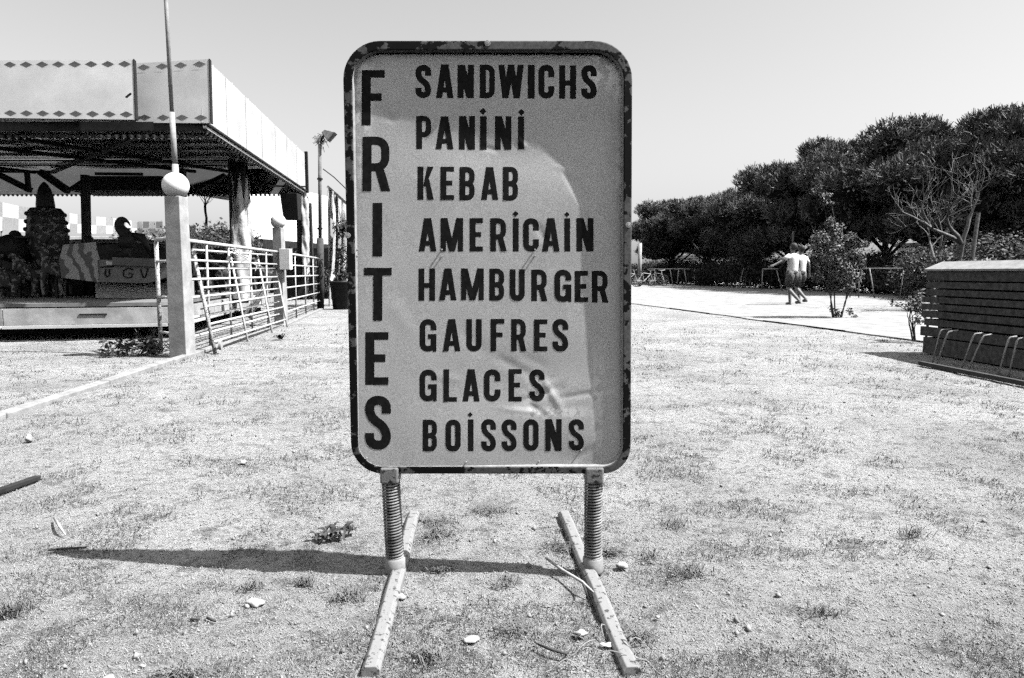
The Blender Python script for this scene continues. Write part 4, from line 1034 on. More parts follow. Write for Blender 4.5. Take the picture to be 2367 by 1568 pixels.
def fpanel(a, b, c, d, name, label=None):
    """front panel, corners TL TR BR BL in world"""
    o = obj(name, slab([d, c, b, a], .04, (0, 1, 0)), FASC, car, label=label)
    obj('dark_edge_cover', MB().bar(b + Vector((.004, .02, 0)), c + Vector((.004, .02, 0)), .012, .05, up=(0, 1, 0)), BLACK, o)  # black strip added over the sunlit board edge to keep the seam dark
    W = (b - a).length; n = max(1, int(W / .208)); e = (b - a).normalized()
    me = mesh_from('diamond', [tuple(e * -.084 + Vector((0, 0, 0))), (0, 0, -.036), tuple(e * .084), (0, 0, .036)], [(0, 1, 2, 3)], DIAM)
    for row, (l, r_) in enumerate(((a, b), (d, c))):
        sgn = -1 if row == 0 else 1
        for k in range(n):
            q = l.lerp(r_, (k + .5) / n) + (c - b).normalized() * (.06 * -sgn) + Vector((0, -.012, 0))
            dm = bpy.data.objects.new('diamond', me); COL.objects.link(dm); dm.parent = o; dm.location = q - car.location
    return o
def lean_panel(BL, BR, TRp, s_):
    up = TRp - BR; fpanel(BL + up * s_, TRp, BR, BL, 'fascia_panel')
lean_panel(P(-420, 268, 8.9), P(313, 277, 8.25), P(308, 138, 8.44), .97)
lean_panel(P(314, 284, 8.62), P(487, 285, 8.5), P(483, 137, 8.63), .94)
# bracket on the seam
obj('latch', MB().bar(P(303, 216, 8.22), P(291, 226, 8.22), .03, .01), BLACK, car)
# side fascia in plates
for i in range(7):
    a, b = C1.lerp(C2, i / 7 + .002), C1.lerp(C2, (i + 1) / 7 - .001)
    o = obj('side_fascia_panel', slab([(a.x, a.y, ZB), (b.x, b.y, ZB), (b.x, b.y, ZT - .03), (a.x, a.y + (.13 if i == 0 else 0), ZT - (.05 if i == 0 else .03))], .03, (-1, 0, 0)), FASCR, car)
    obj('side_trim_rail', MB().bar(Vector((a.x + .02, a.y, ZB - .015)), Vector((b.x + .02, b.y, ZB - .015)), .05, .022), BLACK, car)
    obj('side_gutter', MB().bar(Vector((a.x + .005, a.y, ZB - .055)), Vector((b.x + .005, b.y, ZB - .055)), .03, .03), FASCR, car)
obj('corner_post', MB().bar(Vector((C2.x + .03, C2.y, ZB - .05)), Vector((C2.x + .03, C2.y, ZT + .02)), .06, .06, up=(0, 1, 0)), BLACK, car)
for i in range(1, 16):  # small ornaments on the upper edge
    q = C1.lerp(C2, (i + .5) / 16); obj('ridge_peg', MB().tube([(q.x - .05, q.y, ZT), (q.x - .06, q.y, ZT + random.uniform(.02, .05))], .007, 5), FASC, car)
# far and left fascia
LW = 11.0
fl_ = C2 + Vector((-LW, .3, 0)); ZR = ZT - .12
obj('rear_fascia', slab([(C2.x, C2.y, ZB), (fl_.x, fl_.y, ZB), (fl_.x, fl_.y, ZR), (C2.x, C2.y, ZR)], .03, (0, 1, 0)), mat('canvas', .5, .6, scale=3, rough=.8), car)
obj('rear_valance', slab([(C2.x, C2.y - .01, ZB - .075), (fl_.x, fl_.y - .01, ZB - .075), (fl_.x, fl_.y - .01, ZB - .003), (C2.x, C2.y - .01, ZB - .003)], .02, (0, 1, 0)), FASCR, car)
# roof canvas
rt = MB(); a, b, c, d = C1, C2, C2 + Vector((-LW, 0, 0)), C1 + Vector((-LW, 0, 0))
rt.add([(a.x - .2, a.y + .5, ZT - .34), (b.x - .2, b.y, ZT - .03), (c.x, c.y, ZT - .03), (d.x, d.y + .5, ZT - .34)], [(0, 1, 2, 3)])
obj('roof', rt, mat('roof_canvas', .4, .5, scale=3), car)
TRD = mat('truss_dark', .03, .05, scale=5)
# low ceiling panels, front two thirds
NP = 16
for i in range(NP):
    s0, s1 = i / NP, (i + 1) / NP; y0, y1 = 8.62 + s0 * 4.3, 8.62 + s1 * 4.3
    xr0 = C1.x + sdir.x / sdir.y * (y0 - 8.5) - .06; xr1 = C1.x + sdir.x / sdir.y * (y1 - 8.5) - .06
    zc = 2.62 + .02 * (i % 2)
    mb = MB(); mb.hexa([(-14, y0, zc), (xr0, y0, zc), (xr1, y1 - .02, zc + .012), (-14, y1 - .02, zc + .012)], [(-14, y0, zc + .03), (xr0, y0, zc + .03), (xr1, y1 - .02, zc + .04), (-14, y1 - .02, zc + .04)])
    obj('ceiling_panel', mb, mat('ceiling_varnish', .16, .26, scale=3, rough=.33, spec=.5, bump=.01, bscale=3), car)
for (xa, ya, xb, yb) in ((-8.6, 8.8, -5.6, 12.8), (-7.0, 8.8, -5.0, 12.8), (-4.2, 8.8, -8.2, 12.9), (-10.5, 9, -8.5, 12.9)):
    obj('ceiling_beam', MB().bar(Vector((xa, ya, 2.585)), Vector((xb, yb, 2.585)), .06, .05), mat('beam_paint', .05, .09, scale=6), car)
obj('front_beam', MB().bar(Vector((-14, 8.66, 2.53)), Vector((C1.x - .05, 8.62, 2.53)), .06, .10), TRD, car)
# bulbs
bulb_me = None
def bulb(p, on=True):
    global bulb_me
    if bulb_me is None:
        mb = MB(); mb.ball((0, 0, -.012), .0115, 10); bulb_me = [mesh_from('light_bulb', mb.v, mb.f, mat('bulb_glass', .75, .8, scale=3, rough=.15, spec=.8), True)]
        m2 = MB(); m2.lathe([(.026, -.006), (.026, .02), (.012, .03)], (0, 0, 0), 10); bulb_me.append(mesh_from('bulb_socket', m2.v, m2.f, BLACK))
    for nme, me in zip(('light_bulb', 'bulb_socket'), bulb_me):
        o = bpy.data.objects.new(nme, me); COL.objects.link(o); o.parent = car; o.location = Vector(p) - car.location
for k in range(27): 
    q = P(462 - k * 17.6, 318, 8.56); bulb(q)
for k in range(44):
    q = C1 + sdir * (.12 + k * .155); bulb((q.x - .0, q.y, ZB - .10))
for k in range(72):
    q = C2 + Vector((-.2 - k * .094 * 1.03, .03, 0)); bulb((q.x, q.y - .02, ZB - .105))
# trusses seen against the rear canvas
TR = mat('truss_dark', .03, .05, scale=5)
def pbar(a, b, w_, h_, name, m=TR): obj(name, MB().bar(P(*a), P(*b), w_, h_), m, car)
pbar((-60, 396, 14.6), (130, 398, 14.6), .05, .05, 'truss_bar'); pbar((0, 405, 14.4), (70, 440, 14.4), .13, .10, 'truss_bar')
pbar((62, 396, 14.5), (66, 438, 14.5), .10, .06, 'truss_bar'); pbar((95, 398, 14.4), (158, 442, 14.4), .16, .12, 'truss_bar')
pbar((520, 405, 14.8), (458, 436, 14.8), .09, .08, 'truss_bar'); pbar((476, 427, 14.9), (712, 432, 14.9), .02, .03, 'truss_bar')
pbar((470, 424, 14.5), (560, 426, 14.5), .05, .05, 'truss_bar'); pbar((600, 428, 14.6), (640, 405, 14.6), .06, .05, 'truss_bar'); pbar((660, 440, 14.6), (672, 408, 14.6), .12, .06, 'truss_bar')
pbar((456, 430, 14.7), (452, 446, 14.7), .07, .05, 'truss_bar')
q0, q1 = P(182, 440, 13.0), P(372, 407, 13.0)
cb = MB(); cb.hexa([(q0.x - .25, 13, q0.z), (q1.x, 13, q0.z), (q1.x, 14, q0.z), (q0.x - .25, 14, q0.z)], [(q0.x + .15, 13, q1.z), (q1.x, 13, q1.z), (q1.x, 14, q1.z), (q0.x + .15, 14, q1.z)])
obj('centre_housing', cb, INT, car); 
obj('housing_vent', MB().bar(P(220, 402, 12.95), P(330, 403, 12.95), .04, .05), BLACK, car)
# platform and skirt
front = [(-420, 8.1), (0, 8.3), (385, 8.75), (429, 9.1), (541, 12.1), (640, 15.0)]
def fx(px, Yd): return P(px, 640, Yd).x
fpts = [Vector((fx(a, b), b, 0)) for a, b in front]
deck = MB(); dv = [(p.x - .04, p.y + .05, .37) for p in fpts] + [(-13, 15.3, .37)]; m_ = len(dv)
dv2 = [(x, y, .32) for x, y, z in dv]; deck.add(dv + dv2, [tuple(range(m_)), tuple(range(2 * m_ - 1, m_ - 1, -1))] + [(i, (i + 1) % m_, (i + 1) % m_ + m_, i + m_) for i in range(m_)])
obj('deck', deck, mat('deck_boards', .12, .2, scale=7, rough=.6), car)
ring = MB(); dv = [(p.x - .22, p.y + .22, .435) for p in fpts] + [(-13, 15.0, .435)]; dv2 = [(x, y, .39) for x, y, z in dv]
ring.add(dv + dv2, [tuple(range(m_)), tuple(range(2 * m_ - 1, m_ - 1, -1))] + [(i, (i + 1) % m_, (i + 1) % m_ + m_, i + m_) for i in range(m_)])
obj('turning_floor', ring, mat('turning_floor_paint', .16, .24, scale=7), car)
for i, (a, b) in enumerate(zip(fpts[:-1], fpts[1:])):
    k = max(1, round((b - a).length / 1.5))
    for j in range(k):
        p, q = a.lerp(b, j / k), a.lerp(b, (j + 1) / k); d = (q - p).normalized(); p, q = p + d * .006, q - d * .006
        n2 = Vector((-d.y, d.x, 0))
        o = obj('skirt_panel', slab([(p.x, p.y, .19), (q.x, q.y, .19), (q.x, q.y, .385), (p.x, p.y, .385)], .03, n2), GREYP, car)
        obj('skirt_ledge', MB().bar(Vector((p.x, p.y - .02, .168)), Vector((q.x, q.y - .02, .168)), .06, .035), FASCR, car)
        m2 = p.lerp(q, .45); m3 = p.lerp(q, .62); obj('skirt_handle', MB().bar(Vector((m2.x, m2.y - .006, .31)), Vector((m3.x, m3.y - .006, .31)), .012, .014), BLACK, o)
# solid black block added behind the skirt to make the underside dark
obj('under_deck_dark', MB().box(-12.5, -5.3, 9.3, 15.0, .0, .31), BLACK, car)
# columns
def col(px, pyt, pyb, Yd, w_, name='column', m=INT, round_=False, lx=0):
    a, b = P(px + lx, pyt, Yd), P(px, pyb, Yd); b.z = max(b.z, .3)
    mb = MB().tube([b, a], w_ / 2, 20) if round_ else MB().bar(b, a, w_, w_, up=(0, 1, 0))
    return obj(name, mb, m, car, smooth=round_)
col(203, 405, 690, 12.4, .11, lx=-6); col(424, 390, 700, 12.4, .11, lx=-4)
col(700, 445, 690, 15.2, .17, lx=-3); col(722, 470, 690, 16.0, .10, m=INT, lx=-8)
c3 = col(556, 345, 720, 12.0, .27, round_=True, lx=-10)
WRAP = mat('torn_plastic_wrap', .58, .74, scale=9, rough=.45, bump=.02, bscale=7, v3=.75, s3=8)
def wrap(px, ptop, pbot, Yd, r_, a0, a1, seed, lx=0, parent=car, rag=.25):
    A, B = P(px + lx, ptop, Yd), P(px, pbot, Yd); rnd = random.Random(seed); n, m_ = 26, 30; vs = []
    for i in range(m_ + 1):
        for k in range(n + 1):
            a = a0 + (a1 - a0) * k / n; edge = (rag * abs(vnoise(np.array([k * .33]), np.array([seed * 1.7]), seed)[0])) * (1 if i > m_ * .0 else 0)
            t_ = i / m_ * (1 - edge * .45); c = B.lerp(A, t_)
            rr = r_ * (1 + .10 * math.sin(a * 5 + t_ * 13) + .06 * math.sin(t_ * 40 + a * 3))
            vs.append((c.x + rr * math.cos(a), c.y + rr * math.sin(a), c.z))
    mb = MB(); mb.add(vs, [(i * (n + 1) + k, i * (n + 1) + k + 1, (i + 1) * (n + 1) + k + 1, (i + 1) * (n + 1) + k) for i in range(m_) for k in range(n)])
    o = obj('plastic_wrap', mb, WRAP, parent, smooth=True); return o
wrap(558, 350, 690, 12.0, .165, R(-118), R(100), 3, lx=-6, rag=.8)
wrap(704, 452, 640, 15.15, .10, R(-100), R(60), 5, lx=-2)
wrap(437, 520, 600, 12.35, .13, R(-120), R(60), 8, lx=-6)
q0, q1 = P(650, 508, 14.0), P(688, 447, 14.0)
sp = MB(); sp.hexa([(q0.x + .04, 14, q0.z), (q1.x, 14, q0.z), (q1.x, 14.2, q0.z), (q0.x + .06, 14.2, q0.z)], [(q0.x, 13.95, q1.z), (q1.x, 13.95, q1.z), (q1.x, 14.25, q1.z), (q0.x, 14.25, q1.z)])
setp(obj('loudspeaker', sp, BLACK, None, bevel=.01), 'big black loudspeaker box hung under the far corner of the carousel roof', 'loudspeaker')
# dark backdrop panels added so the interior reads dark
rw = MB(); rw.box(-13, P(400, 600, 15.2).x, 15.2, 15.26, .3, P(0, 566, 15.2).z); obj('rear_backdrop', rw, INT, car)
rw = MB(); rw.box(P(400, 600, 15.2).x + .01, P(690, 600, 15.2).x, 15.2, 15.26, .3, 1.2); obj('rear_backdrop', rw, INT, car)
# light grey riser box on the floor
q0, q1 = P(221, 690, 10.4), P(392, 651, 10.4)
setp(obj('riser_box', MB().box(q0.x, q1.x, 10.4, 11.2, .436, q1.z), mat('riser_grey', .36, .44, scale=6), None, bevel=.006), 'light grey step box on the carousel floor under the painted boat', 'step box')

# ---- rides on the floor
RIDE = mat('ride_dark_paint', .012, .03, scale=6, rough=.55); RIDE2 = mat('ride_mid_paint', .025, .17, scale=11, rough=.5, thr=.55, detail=3)
# rocket
Yr = 11.2; r0 = P(118, 690, Yr); z = lambda y: P(118, y, Yr).z
rk = thing('rocket_ride', 'dark dome topped rocket ride with round studs on the carousel', 'carousel ride', (r0.x, Yr, .435))
pxm = Yr / F
rk_b = MB(); rk_b.lathe([(.16, .436), (.20, z(600)), (40 * pxm, z(572)), (42 * pxm, z(545)), (38 * pxm, z(510)), (36 * pxm, z(490)), (30 * pxm, z(482))], (r0.x, Yr, 0), 28); obj('hull', rk_b, RIDE2, rk, smooth=True)
obj('dome', MB().lathe([(19 * pxm, z(482)), (19 * pxm, z(474)), (17 * pxm, z(455)), (13 * pxm, z(438)), (8 * pxm, z(428)), (2 * pxm, z(421))], (r0.x, Yr, 0), 24), RIDE, rk, smooth=True)
for row, (yy_, rr_) in enumerate(((496, 37), (514, 39), (532, 41.5))):
    for k in range(10):
        a = k * math.pi / 5 + .15; obj('stud', MB().ball((r0.x + rr_ * pxm * math.cos(a), Yr + rr_ * pxm * math.sin(a), z(yy_)), .035, 10), BLACK, rk, smooth=True)
for s in (-1, 1):
    obj('fin', MB().prism([(r0.x + s * 30 * pxm, z(575)), (r0.x + s * 50 * pxm, z(545)), (r0.x + s * 46 * pxm, z(590)), (r0.x + s * 30 * pxm, z(640))], Yr - .02, Yr + .02), RIDE, rk)
# rabbit-eared mount and other figures (generic)
def figure(px, Yd, ytop, ybot, wpx, seed, label, name='animal_mount', ears=True, wing=False):
    w_ = wpx * Yd / F; b = P(px, ybot, Yd); H = P(px, ytop, Yd).z - .435
    t_ = thing(name, label, 'carousel ride', (b.x, Yd, .435), 0)
    x, y = b.x, Yd
    vs = [Vector((0, 0, H * .38)), Vector((w_ * .22, 0, H * .42)), Vector((-w_ * .25, 0, H * .5)), Vector((-w_ * .3, 0, H * .68)), Vector((-w_ * .38, -.02, H * .78)), Vector((-w_ * .52, -.03, H * .72))]
    es = [(0, 1), (0, 2), (2, 3), (3, 4), (4, 5)]; rd = [w_ * .24, w_ * .2, w_ * .2, w_ * .13, w_ * .15, w_ * .08]
    for (dx, dy, at) in ((-.2, -.12, 2), (-.2, .12, 2), (.25, -.12, 1), (.25, .12, 1)):
        vs += [Vector((dx * w_ * 1.3, dy, H * .24)), Vector((dx * w_ * 1.2, dy, H * .04))]; n = len(vs); es += [(at, n - 2), (n - 2, n - 1)]; rd += [w_ * .08, w_ * .06]
    vs.append(Vector((w_ * .45, 0, H * .5))); es.append((1, len(vs) - 1)); rd.append(w_ * .05)
    skinned('body', vs, es, rd, RIDE2, t_)
    if ears:
        for s in (-1, 1): obj('ear', MB().tube([(-w_ * .36, s * .05, H * .82), (-w_ * .34 + s * .06, s * .07, H * .95), (-w_ * .3 + s * .08, s * .08, H * 1.02)], [.03, .035, .01], 8), RIDE2, t_, world=False, smooth=True)
    obj('saddle', MB().ball((w_ * .02, 0, H * .5), w_ * .2, 12, .5), RIDE, t_, world=False, smooth=True)
    obj('pole', MB().tube([(0, 0, -.0), (0, 0, H * .5)], .018, 8), BLACK, t_, world=False)
    return t_
figure(132, 10.3, 535, 690, 70, 1, 'long eared animal mount in front of the rocket', ears=True)
figure(70, 10.6, 560, 690, 80, 2, 'dark animal mount left of the rocket', ears=False)
figure(20, 10.4, 590, 690, 90, 3, 'dark animal mount at the left edge of the picture', ears=True)
# propeller plane silhouette
Yp = 11.0; pp_ = P(35, 560, Yp)
pl = thing('aeroplane_ride', 'dark aeroplane ride with flat wing at the left of the carousel', 'carousel ride', (pp_.x, Yp, .435))
obj('wing', MB().bar(P(-40, 551, Yp), P(80, 549, Yp), .35, .03), RIDE, pl)
obj('fuselage', MB().ball((P(36, 575, Yp).x, Yp, P(36, 575, Yp).z), .2, 18, 1.1, 1, 2.2), RIDE, pl, smooth=True)
obj('cockpit', MB().ball((P(35, 546, Yp).x, Yp, P(35, 546, Yp).z), .09, 12), RIDE, pl, smooth=True)
obj('pedestal', MB().bar(P(36, 590, Yp), Vector((P(36, 590, Yp).x, Yp, .436)), .25, .25, up=(0, 1, 0)), RIDE, pl)
# bird
Yb = 10.6; q = P(280, 565, Yb)
def bz(x, y): return P(x, y, Yb)
bd = thing('bird_ride', 'dark round bodied bird figure with hooked beak on the painted boat', 'carousel ride', (q.x, Yb, P(280, 580, Yb).z))
vs = [bz(298, 558), bz(291, 570), bz(288, 540), bz(278, 530), bz(276, 512), bz(283, 503), bz(293, 508), bz(299, 514), bz(303, 522)]
vs = [bz(294, 560), bz(300, 552), bz(284, 535), bz(275, 525), bz(276, 513), bz(284, 506), bz(295, 512), bz(302, 523)]
vs = [v_ - Vector(bd.location) for v_ in vs]
k_ = Yb / F
skinned('body', vs, [(i, i + 1) for i in range(7)], [19 * k_, 17 * k_, 14 * k_, 12 * k_, 12 * k_, 9.5 * k_, 3.5 * k_, 1.2 * k_], BLACK, bd)
obj('belly', MB().ball(tuple(bz(295, 556)), 20 * k_, 20, 1.0), BLACK, bd, smooth=True)
obj('tail', MB().tube([bz(305, 545), bz(328, 548), bz(345, 580)], [.05, .06, .035], 8), RIDE, bd, smooth=True)
obj('perch', MB().tube([bz(300, 570), bz(292, 580), bz(286, 596)], [.05, .06, .11], 10), RIDE, bd, smooth=True)
# painted boat / sleigh with letters
Yq = 10.0
def qz(x, y): return (P(x, y, Yq).x, P(x, y, Yq).z)
boat = thing('boat_ride', 'painted boat shaped ride with wavy stripes and scrawled letters on its side', 'carousel ride', (P(270, 650, Yq).x, Yq, .435))
STRIPE = bpy.data.materials.new('swirled_boat_paint'); STRIPE.use_nodes = True
n = STRIPE.node_tree; b = n.nodes['Principled BSDF']; wv = n.nodes.new('ShaderNodeTexWave'); wv.inputs['Scale'].default_value = 1.6; wv.inputs['Distortion'].default_value = 14; wv.inputs['Detail'].default_value = 3
wv.inputs['Detail Scale'].default_value = 1.2
tc = n.nodes.new('ShaderNodeTexCoord'); cr = n.nodes.new('ShaderNodeValToRGB'); cr.color_ramp.elements[0].color = (.04, .04, .04, 1); cr.color_ramp.elements[1].color = (.26, .26, .26, 1); cr.color_ramp.elements[0].position = .35; cr.color_ramp.elements[1].position = .5
n.links.new(tc.outputs['Object'], wv.inputs['Vector']); n.links.new(wv.outputs['Fac'], cr.inputs[0]); n.links.new(cr.outputs[0], b.inputs['Base Color'])
obj('hull_side', MB().prism([qz(146, 566), qz(216, 560), qz(222, 590), qz(228, 612), qz(228, 652), qz(205, 650), qz(142, 642), qz(136, 600)], Yq, Yq + .06), STRIPE, boat)
obj('hull_side', MB().prism([qz(229, 600), qz(300, 603), qz(400, 612), qz(402, 636), qz(340, 655), qz(229, 652)], Yq + .001, Yq + .06), mat('boat_side_grey', .12, .2, scale=9, rough=.6), boat)
obj('gunwale', MB().bar(P(262, 604, Yq - .02), P(372, 608, Yq - .02), .06, .11), mat('gunwale_grey', .10, .16, scale=9), boat)
obj('hull_back', MB().prism([qz(146, 566), qz(216, 560), qz(228, 612), qz(400, 612), qz(402, 636), qz(340, 655), qz(142, 642)], Yq + .62, Yq + .68), RIDE, boat)
obj('bench_seat', MB().box(P(150, 600, Yq).x, P(395, 600, Yq).x, Yq + .061, Yq + .619, P(0, 645, Yq).z, P(0, 625, Yq).z), RIDE, boat)
SCR = mat('scrawl_paint', .01, .015, scale=9)
def scr(pts): 
    obj('painted_letter', MB().tube([Vector(P(x, y, Yq - .002)) for x, y in pts], .011, 5), SCR, boat)
scr([(245, 622), (243, 634), (247, 640), (253, 636), (253, 622)]); scr([(308, 624), (296, 620), (286, 626), (285, 637), (292, 643), (303, 642), (307, 634), (298, 632)]); scr([(325, 622), (331, 642), (336, 642), (342, 621)])
scr([(232, 618), (262, 616)])
obj('name_plate', MB().bar(P(246, 608, Yq - .03), P(266, 609, Yq - .03), .01, .05), mat('plate_pale', .5, .6), boat)
# humps of seats behind
for i, (px, py, rp) in enumerate(((172, 572, 18), (242, 572, 16), (262, 570, 12), (372, 580, 26), (205, 548, 9))):
    Yh = 11.6; c = P(px, py, Yh); t_ = thing('ride_car', ['dark rounded car behind the striped boat stern', 'dark low car in the middle of the carousel', 'small dark car hood right of the thin column', 'large black car behind the bird tail', 'small headed figure beside the thin column'][i], 'carousel ride', (c.x, Yh, .435))
    rr = rp * Yh / F
    obj('body', MB().lathe([(rr * 1.25, .436), (rr * 1.3, c.z * .6), (rr * 1.1, c.z - rr * .3), (rr * .6, c.z + rr * .25), (.01, c.z + rr * .4)], (c.x, Yh, 0), 18), RIDE, t_, smooth=True)
    obj('headlamp', MB().ball((c.x, Yh - rr * 1.15, c.z * .75), rr * .18, 10), mat('lamp_pale', .4, .5), t_, smooth=True)
dr = thing('centre_drum', 'dark many sided centre drum with framed panels inside the carousel', 'drum', (P(300, 640, 13.4).x, 13.4, .435))
for k in range(12):
    a0_, a1_ = k * math.pi / 6, (k + 1) * math.pi / 6; c_ = Vector(dr.location); rr = 1.0
    p, q = c_ + Vector((math.cos(a0_), math.sin(a0_), 0)) * rr, c_ + Vector((math.cos(a1_), math.sin(a1_), 0)) * rr
    o = obj('drum_panel', MB().hexa([p, q, q + (c_ - q) * .04, p + (c_ - p) * .04], [p + Vector((0, 0, .95)), q + Vector((0, 0, .95)), q + (c_ - q) * .04 + Vector((0, 0, .95)), p + (c_ - p) * .04 + Vector((0, 0, .95))]), RIDE2 if k % 2 else RIDE, dr)
    obj('panel_frame', MB().bar(p + Vector((0, 0, .9)) + (p - c_) * .02, q + Vector((0, 0, .9)) + (q - c_) * .02, .05, .04), mat('gilded_trim', .10, .22, scale=14, rough=.35), o)
figure(455, 12.0, 560, 690, 60, 14, 'dark animal mount behind the fence, right of the nearest bollard', ears=True)
figure(510, 12.6, 565, 690, 60, 15, 'dark animal mount behind the fence, left of the thick wrapped column', ears=False)
figure(610, 13.6, 575, 690, 55, 16, 'dark animal mount behind the fence, right of the thick wrapped column', ears=True)
figure(180, 12.2, 562, 690, 60, 17, 'dark animal mount between the rocket and the thin column', ears=True)
figure(330, 12.0, 575, 690, 60, 18, 'dark animal mount beyond the bird ride', ears=False)
# propped brace bars under the fence side
for (a, b) in (((612, 660), (560, 730)), ((625, 640), (575, 690))):
    pa, pb_ = P(a[0], a[1], 12.2), P(b[0], b[1], 12.2); setp(obj('brace', MB().bar(pa, Vector((pb_.x, 12.2, 0.02)), .05, .05), FENCE), 'slanting pale %s prop behind the leaning gate' % ('longer' if a[0] == 612 else 'shorter'), 'prop')

# ================================================================== BEHIND THE CAROUSEL
chk = thing('checkered_banner', 'sagging checkered banner of pale and grey squares strung behind the carousel', 'banner', (P(100, 520, 20).x, 20, 0))
GS = mat('banner_grey', .34, .42, scale=6); WS = mat('banner_white', .75, .8, scale=6)
xs = [-36, 6, 43, 75, 103, 127, 147, 161, 179, 197, 207, 223, 245, 262, 278, 291, 304, 317, 330, 345, 360, 376]
def interp(px, a): return float(np.interp(px, [k[0] for k in a], [k[1] for k in a]))
top = [(-40, 458), (6, 468), (43, 476), (100, 485), (160, 493), (207, 500), (260, 504), (317, 512), (376, 512)]
sz = [(-40, 40), (6, 33), (43, 30), (160, 23), (207, 20), (317, 16), (376, 16)]
for i in range(len(xs) - 1):
    for row in range(2):
        a, b = xs[i], xs[i + 1]; Da = 0.35 * F / interp(a, sz) ; Db = .35 * F / interp(b, sz)
        ya, yb = interp(a, top) + interp(a, sz) * row, interp(b, top) + interp(b, sz) * row
        ya2, yb2 = ya + interp(a, sz), yb + interp(b, sz)
        mb = MB(); mb.hexa([P(a + .3, ya2, Da), P(b - .3, yb2, Db), P(b - .3, yb2, Db + .01), P(a + .3, ya2, Da + .01)], [P(a + .3, ya + .4, Da), P(b - .3, yb + .4, Db), P(b - .3, yb + .4, Db + .01), P(a + .3, ya + .4, Da + .01)])
        obj('square', mb, GS if (i + row) % 2 == 0 else WS, chk)
for px in (6, 147, 262, 376):
    Dp = .35 * F / interp(px, sz) + .05; q = P(px, 560, Dp); obj('pole', MB().tube([(q.x, Dp, 0), (q.x, Dp, P(px, interp(px, top) - 2, Dp).z)], .03, 8), RACK, chk)
lw = MB(); a, b = P(-300, 550, 19), P(400, 550, 42); lw.hexa([(a.x, 19, 0), (b.x, 42, 0), (b.x, 42.3, 0), (a.x, 19.3, 0)], [(a.x, 19, P(-40, 548, 19).z), (b.x, 42, P(376, 546, 42).z), (b.x, 42.3, P(376, 546, 42).z), (a.x, 19.3, P(-40, 548, 19).z)])
setp(obj('boundary_wall', lw, mat('grey_wall', .28, .36, scale=2)), 'long plain grey wall below the checkered banner', 'wall')
# hedge behind carousel, right part
hs = []
for i, (px, Yd, s_, lab) in enumerate(((455, 19, 1.0, 'clipped hedge bush behind the thick wrapped column, left of it'), (505, 19.5, 1.05, 'clipped hedge bush just left of the thick wrapped column'), (415, 20, .95, 'hedge bush seen right of the nearest globe'), (615, 21, .72, 'low hedge bush under the white marquee'), (665, 21, .7, 'low hedge bush behind the farther bollard'), (715, 21.5, .7, 'low hedge bush left of the floodlight mast'))):
    q = P(px, 600, Yd); dup(sh[i % 2], (q.x, q.y, 0), i * 2.0, lab, (s_, s_ * .8, s_ * 1.15), 'clipped hedge bushes behind the carousel')
DH = mat('dark_hedge', .015, .04, scale=9, rough=.9)
hb = MB(); a, b = P(395, 600, 22), P(790, 600, 22); hb.box(a.x, b.x, 22, 22.6, 0, 1.55)  # slab added as a dark backdrop behind the bushes
setp(obj('hedge_backdrop', hb, DH), 'dark backdrop slab added behind the carousel and its hedge bushes', 'fence')
bt0 = Vector((P(478, 540, 24).x, 24, 0)); bt = thing('bare_tree', 'small bare spreading tree seen through the carousel beside the globe', 'bare tree', bt0)
mb = MB(); grow(mb, bt0.copy(), Vector((0, 0, 1)), P(478, 520, 24).z, .09, 0, random.Random(2))
grow(mb, Vector((bt0.x, 24, P(478, 530, 24).z)), Vector((0.02, 0, 1)), .75, .05, 4, random.Random(6), .6, .15, 5, .007, None, .72, (3, 3)); obj('trunk', mb, BARK, bt)
cf = thing('weather_vane', 'small dark cockerel weather vane against the pale sky behind the carousel', 'weather vane', (P(540, 530, 22.3).x, 22.3, 1.5))
obj('rod', MB().tube([(P(540, 530, 22.3).x, 22.3, 1.5), P(540, 530, 22.3)], .02, 6), BLACK, cf)
obj('figure', MB().prism([(P(x, y, 22.3).x, P(x, y, 22.3).z) for x, y in ((535, 534), (547, 534), (548, 524), (552, 518), (549, 510), (545, 514), (546, 522), (540, 524), (534, 521))], 22.28, 22.33), BLACK, cf)
# white marquee
mq = thing('white_marquee', 'plain white marquee wall beyond the carousel, left of the floodlight mast', 'marquee', (P(665, 600, 23).x, 23, 0))
a, b = P(572, 560, 20.5), P(762, 560, 25.5); a.z = b.z = 0
MW = mat('marquee_canvas', .84, .88, scale=2, rough=.7)
mn = Vector((-(b - a).y, (b - a).x, 0)).normalized()
zb, zm, ze = P(650, 556, 22.3).z, P(650, 516, 22.3).z, P(650, 433, 22.3).z
def mslab(s0, s1, z0, z1, th=.04, off=0):
    p, q = a.lerp(b, s0) + mn * off, a.lerp(b, s1) + mn * off
    return MB().hexa([(p.x, p.y, z0), (q.x, q.y, z0), (q.x + mn.x * th, q.y + mn.y * th, z0), (p.x + mn.x * th, p.y + mn.y * th, z0)], [(p.x, p.y, z1), (q.x, q.y, z1), (q.x + mn.x * th, q.y + mn.y * th, z1), (p.x + mn.x * th, p.y + mn.y * th, z1)])
for k in range(4):
    obj('wall_panel', mslab(k / 4 + .001, (k + 1) / 4 - .001, zb, zm - .004), MW, mq); obj('wall_panel', mslab(k / 4 + .001, (k + 1) / 4 - .001, zm, ze), MW, mq)
for s_ in (0, .98): obj('leg', mslab(s_, s_ + .02, 0, ze - .01, .08, .05), STEEL, mq)
obj('roof', mslab(0, 1, ze + .002, ze + .05, 4.0), MW, mq)
obj('base_board', mslab(0, 1, 0, zb - .01), DH, mq)
